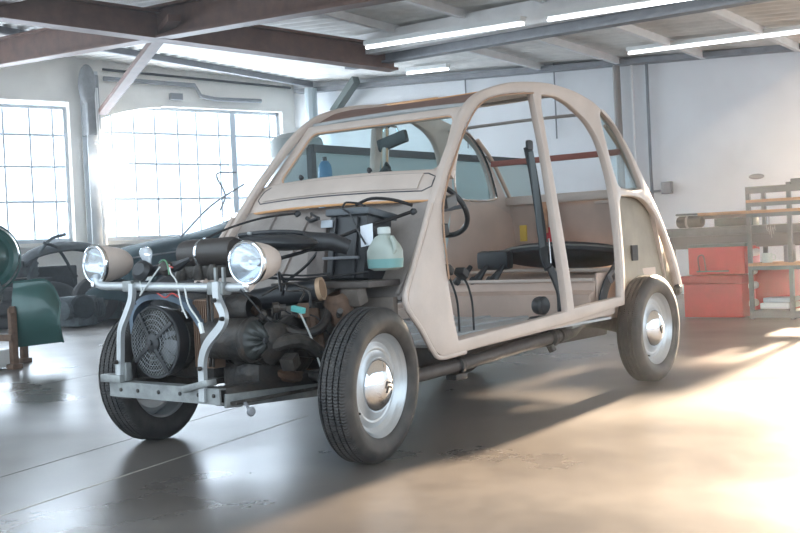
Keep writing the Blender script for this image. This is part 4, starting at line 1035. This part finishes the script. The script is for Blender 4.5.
# ---- green front end of another car, on a stand at the left
t = thing('green_car_front', 'glossy dark green front end of another old car propped on a stand', 'car part', (-1.9, -4.3, 0))
c0 = Vector((-1.58, -4.47, .85))
ax = Vector((.45, .90, .05)).normalized()
MB().lathe([(0, -.20), (.17, -.19), (.25, -.12), (.275, -.02), (.27, .04), (.25, .085), (.215, .10), (.20, .085), (.185, .075), (.17, .085), (.14, .125), (.08, .15), (0, .155)], c0, ax, 48).build('nose_dome', green, t)
MB().lathe([(.275, -.02), (.284, -.01), (.284, .01), (.273, .02)], c0, ax, 48).build('dome_bead', green, t)
hd = Vector((-.61, .79, 0)); nd = Vector((.79, .61, 0))
def wing(u, v):
    # apron hanging beside the dome: curved sheet with a rounded top corner
    zt = .655 - .20*max(0, (u-.55)/.45)**3
    z = .155 + .02*u + (zt-.155)*v
    bul = .09*math.sin(min(1, v*1.05)*math.pi*.9)*(1-.2*u) + .07*math.cos(u*math.pi*.5)
    return Vector((-1.60, -4.34, z)) + hd*(.33*u+.13) + nd*(bul - .10)
MB().grid(wing, 24, 18, .006).build('apron', green, t)
MB().tube([wing(u/14, 1) for u in range(15)] + [wing(1, 1-v/10) for v in range(11)], .009, 8).build('apron_edge', green, t)
MB().bar((-1.56, -4.46, .50), (-1.58, -4.44, .70), .22, .26, (0, 0, 1), .05).build('dome_neck', green, t)
for x, y in ((-1.62, -4.18), (-1.95, -4.55), (-1.5, -4.6)):
    MB().box((x, y, .23), (.05, .05, .46), None, .006).build('stand_leg', rusty, t)
    MB().box((x, y, .02), (.09, .09, .04), None, .01).build('stand_foot', rusty, t)
MB().bar((-1.60, -4.15, .24), (-1.52, -4.65, .24), .04, .05).build('stand_rail', rusty, t)
MB().bar((-1.60, -4.15, .45), (-1.96, -4.58, .45), .04, .05).build('stand_rail', rusty, t)
boxthing('plastic_tub', 'pale plastic tub on the floor under the green car front', 'tub', (-1.55, -4.38, .08), (.2, .26, .14), whitep, 20, .02)

# ---- scrap along the window wall
def ww_rot(extra=0): return Matrix((WE, WN, Vector((0, 0, 1)))).transposed() @ rotz(extra)
# old dark car standing under the wide window
t = thing('scrapped_car', 'dark blue-green scrapped old car body parked under the wide window', 'car', WP(-1.0, 0, 2.0))
def carpt(a, s, z): return WP(1.0 - a, z, 2.0 + s)      # a along the car, s across it
prof_c = [(0, .55), (.06, .80), (.25, .93), (.7, 1.02), (1.35, 1.12), (1.8, 1.24), (2.3, 1.40), (2.7, 1.50), (3.3, 1.54), (3.8, 1.50), (4.2, 1.38), (4.5, 1.1), (4.6, .5)]
pc = sm(prof_c, 4)
def bod(u, v):
    k = u*(len(pc)-1); i = min(int(k), len(pc)-2); f = k-i
    a = pc[i][0]+(pc[i+1][0]-pc[i][0])*f; z = pc[i][1]+(pc[i+1][1]-pc[i][1])*f
    w_ = .62 - .10*max(0, z-.9)
    th = math.pi*(v-.5)*1.02
    yy = w_*math.copysign(abs(math.sin(th))**.55, math.sin(th)); zz = .32 + (z-.32)*abs(math.cos(th))**.42
    return carpt(a, yy, zz)
MB().grid(bod, 48, 20).build('body', darkgreen, t, 50)
for a in (.65, 3.85):
    for s in (.56, -.56):
        MB().lathe([(.17, -.07), (.27, -.075), (.30, -.04), (.30, .04), (.27, .075), (.17, .07)], carpt(a, s, .30), WN, 32).build('tyre', rubber, t)
        MB().lathe([(0, .03), (.12, .05), (.17, .06)], carpt(a, s, .30), WN, 24).build('rim', scrapg, t)
for a in (.65, 3.85):
    MB().grid(lambda u, v: carpt(a + .42*math.cos(math.pi*u), .50+.20*math.sin(v*math.pi*.5+.2), .34+.40*math.sin(math.pi*u)*(1-.25*v)), 18, 6, .01).build('wing', darkgreen, t)
MB().lathe([(0, -.12), (.07, -.08), (.085, 0), (.08, .01), (0, .02)], carpt(-.02, .40, .75), WE, 20).build('headlamp', chrome, t)
MB().grid(lambda u, v: carpt(2.5+.9*u, .585-.02*v, 1.14+.26*v), 6, 3, .004).build('side_window', mat('dark_glass', (.03, .05, .06), .08), t)
MB().grid(lambda u, v: carpt(1.82+.52*v, .42-.84*u, 1.27+.16*v), 6, 3, .004).build('windscreen', MATS['dark_glass'], t)
MB().tube([carpt(.05, .58, .80), carpt(.7, .60, .86), carpt(1.2, .61, .92), carpt(3.2, .58, .95)], .012, 6).build('trim_strip', greyst, t)
MB().tube([carpt(-.08, -.5, .42), carpt(-.12, 0, .42), carpt(-.08, .5, .42)], .035, 10).build('bumper', greyst, t)
for i, (p0, p1, p2) in enumerate(((carpt(.9, .3, 1.05), carpt(1.35, .32, 1.45), carpt(1.9, .3, 1.75)), (carpt(1.62, .1, 1.40), carpt(1.70, .12, 1.62), carpt(1.58, .12, 1.90)))):
    tag(MB().tube([p0, p1, p2] + ([carpt(1.9, .1, 1.93)] if i else []), .012, 6, smooth=4).build('bent_rod', greyst), ('thin bent rod leaning low across the windows above the scrapped car' if i == 0 else 'hooked rod standing up from the scrapped car'), 'rod')
def stone(c, r, rot): 
    mb = MB(); mb.ell(c, r, rot, 14, 8)
    return mb
def tyre_thing(c, ax, label):
    t = thing('tyre', label, 'tyre', c, 'scrap along the window wall')
    MB().lathe([(.18, -.07), (.26, -.08), (.29, -.05), (.29, .05), (.26, .08), (.18, .07), (.16, .06), (.16, -.06), (.18, -.07)], c, ax, 32).build('tyre_body', rubber, t)
G = 'scrap along the window wall'
tyre_thing(WP(2.30, .08, 1.8), (0, 0, 1), 'worn tyre lying flat at the foot of the scrap heap, lowest of its stack')
tyre_thing(WP(2.32, .25, 1.8), (.05, 0, 1), 'worn tyre, second from the bottom of the stack in the scrap heap')
tyre_thing(WP(2.28, .42, 1.8), (-.04, .03, 1), 'worn tyre, topmost of the stack in the scrap heap')
tyre_thing(WP(1.30, .29, 2.2), (.3, .95, .15), 'tyre standing upright against the scrap, beside the green car front')
tyre_thing(WP(0.55, .29, 2.9), (.6, .78, .1), 'tyre leaning on the front of the scrapped car')
def hump(name, c, rx, ry, rz_, m, label, cat, rz=0, tilt=0):
    """a car wing or bonnet: half a bulged shell with a rolled edge and a rib"""
    rot = ww_rot(rz) @ rotx(tilt)
    f = lambda u, v: Vector(c) + rot @ Vector((rx*math.cos(math.pi*u), ry*(v-.5)*2*(.4+.6*math.sin(math.pi*u)), rz_*math.sin(math.pi*u)**.8*(1-.35*(2*v-1)**2)))
    t = thing(name, label, cat, c, G)
    MB().grid(f, 20, 10, .01).build('panel', m, t)
    MB().tube([f(u/16, 1) for u in range(17)], .016, 6).build('rolled_edge', m, t)
    return t
hump('car_wing', WP(1.75, .02, 1.9), .48, .24, .52, scrapm, 'dark car wing standing arched on the floor in the scrap heap', 'car part', .2)
hump('car_wing', WP(2.50, .60, 1.5), .42, .22, .42, scrapg, 'grey car wing lying on top of the tyre stack', 'car part', -.3)
hump('car_bonnet', WP(1.30, .75, 1.35), .62, .30, .30, scrapm, 'dark bonnet lying over the middle of the scrap heap', 'car part', .1)
hump('car_wing', WP(1.30, .02, 2.6), .38, .22, .46, darkgreen, 'blue-green car wing standing before the scrapped car', 'car part', -.5)
hump('car_bonnet', WP(3.05, .85, 1.2), .55, .28, .22, scrapg, 'grey bonnet on the end of the scrap heap under the left window', 'car part', 0)
for i, (a, s, z, w_, d_, h_, m_, rz, lab) in enumerate((
    (1.25, 1.3, .3, .85, .5, .6, scrapm, 4, 'big dark crate at the back of the scrap heap against the wall'),
    (2.4, 1.3, .42, 1.0, .6, .84, scrapm, -6, 'tall dark crate under the left window'),
    (.62, 1.0, .37, .55, .4, .74, scrapm, -6, 'dark crate under the bonnet beside the steel column'),
    (1.35, 1.3, .72, .7, .4, .22, scrapg, 12, 'grey case lying on the big dark crate'),
    (.15, 1.5, .20, .4, .35, .4, scrapg, 20, 'small grey crate beside the front of the scrapped car'),
    (2.05, 2.1, .13, .4, .3, .26, scrapm, 30, 'low dark crate on the floor in front of the tyre stack'))):
    t = thing('crate', lab, 'crate', WP(a+.75, 0, s), G)
    mb = MB(); mb.box(WP(a+.75, z, s), (w_, d_, h_), ww_rot(R(rz)), .02); mb.build('crate_body', m_, t)
    mb = MB()
    for k in (-.3, 0, .3): mb.box(WP(a+.75, z+k*h_, s), (w_*1.02, d_*1.02, .03), ww_rot(R(rz)), .004)
    mb.build('crate_rib', m_, t)
def engine_thing(c, sc_, label):
    t = thing('old_engine', label, 'engine', c, G)
    c = Vector(c); mb = MB(); mb.box(c+Vector((0, 0, .16*sc_)), (.3*sc_, .26*sc_, .3*sc_), ww_rot(.5), .03); mb.build('block', scrapg, t)
    for s in (1, -1):
        mb = MB(); pr = []
        for i in range(6): h = .12+i*.025; pr += [(.07*sc_, h*sc_), (.10*sc_, (h+.004)*sc_), (.10*sc_, (h+.012)*sc_), (.07*sc_, (h+.016)*sc_)]
        mb.lathe(pr+[(0, .28*sc_)], c+Vector((0, 0, .18*sc_)), (s*.9, .3, 0), 18); mb.build('cylinder', scrapg, t)
    MB().lathe([(.11*sc_, 0), (.13*sc_, .02), (.11*sc_, .06), (0, .06)], c+Vector((.05, .13*sc_, .2*sc_)), WN, 20).build('fan_ring', scrapm, t)
engine_thing(WP(1.75, 0, 2.75), 1.2, 'old grey engine on the floor before the arched dark wing')
engine_thing(WP(0.20, 0, 3.1), 1.0, 'smaller grey engine on the floor by the leaning tyre')
for i, (a, z0, a1, z1, lab) in enumerate(((1.3, .55, 1.7, 1.05, 'bent exhaust pipe sticking up beside the green car front'), (1.9, .6, 1.4, 1.15, 'bent exhaust pipe leaning to the column over the dark crates'))):
    tag(MB().tube([WP(a, .0, 1.5), WP(a, z0, 1.55), WP((a+a1)/2, z1-.1, 1.6), WP(a1, z1, 1.6)], .02, 7, smooth=4).build('exhaust_pipe', scrapg if i % 2 else scrapm), lab, 'pipe')

# ================================================================ haze volume, added for glare and softer contrast
hz_m = bpy.data.materials.new('haze_air'); hz_m.use_nodes = True; nt = hz_m.node_tree; nt.nodes.clear()
o_ = nt.nodes.new('ShaderNodeOutputMaterial'); v_ = nt.nodes.new('ShaderNodeVolumeScatter')
v_.inputs['Density'].default_value = 0.0036; v_.inputs['Anisotropy'].default_value = .55; v_.inputs['Color'].default_value = (.95, .97, 1, 1)
nt.links.new(v_.outputs[0], o_.inputs['Volume'])
hz = MB().box((-3.2, -4.2, 2.3), (15.5, 21, 4.55)).build('haze_air', hz_m); tag(hz, 'faint haze added through the whole hall to spread glare', 'haze', kind='stuff')
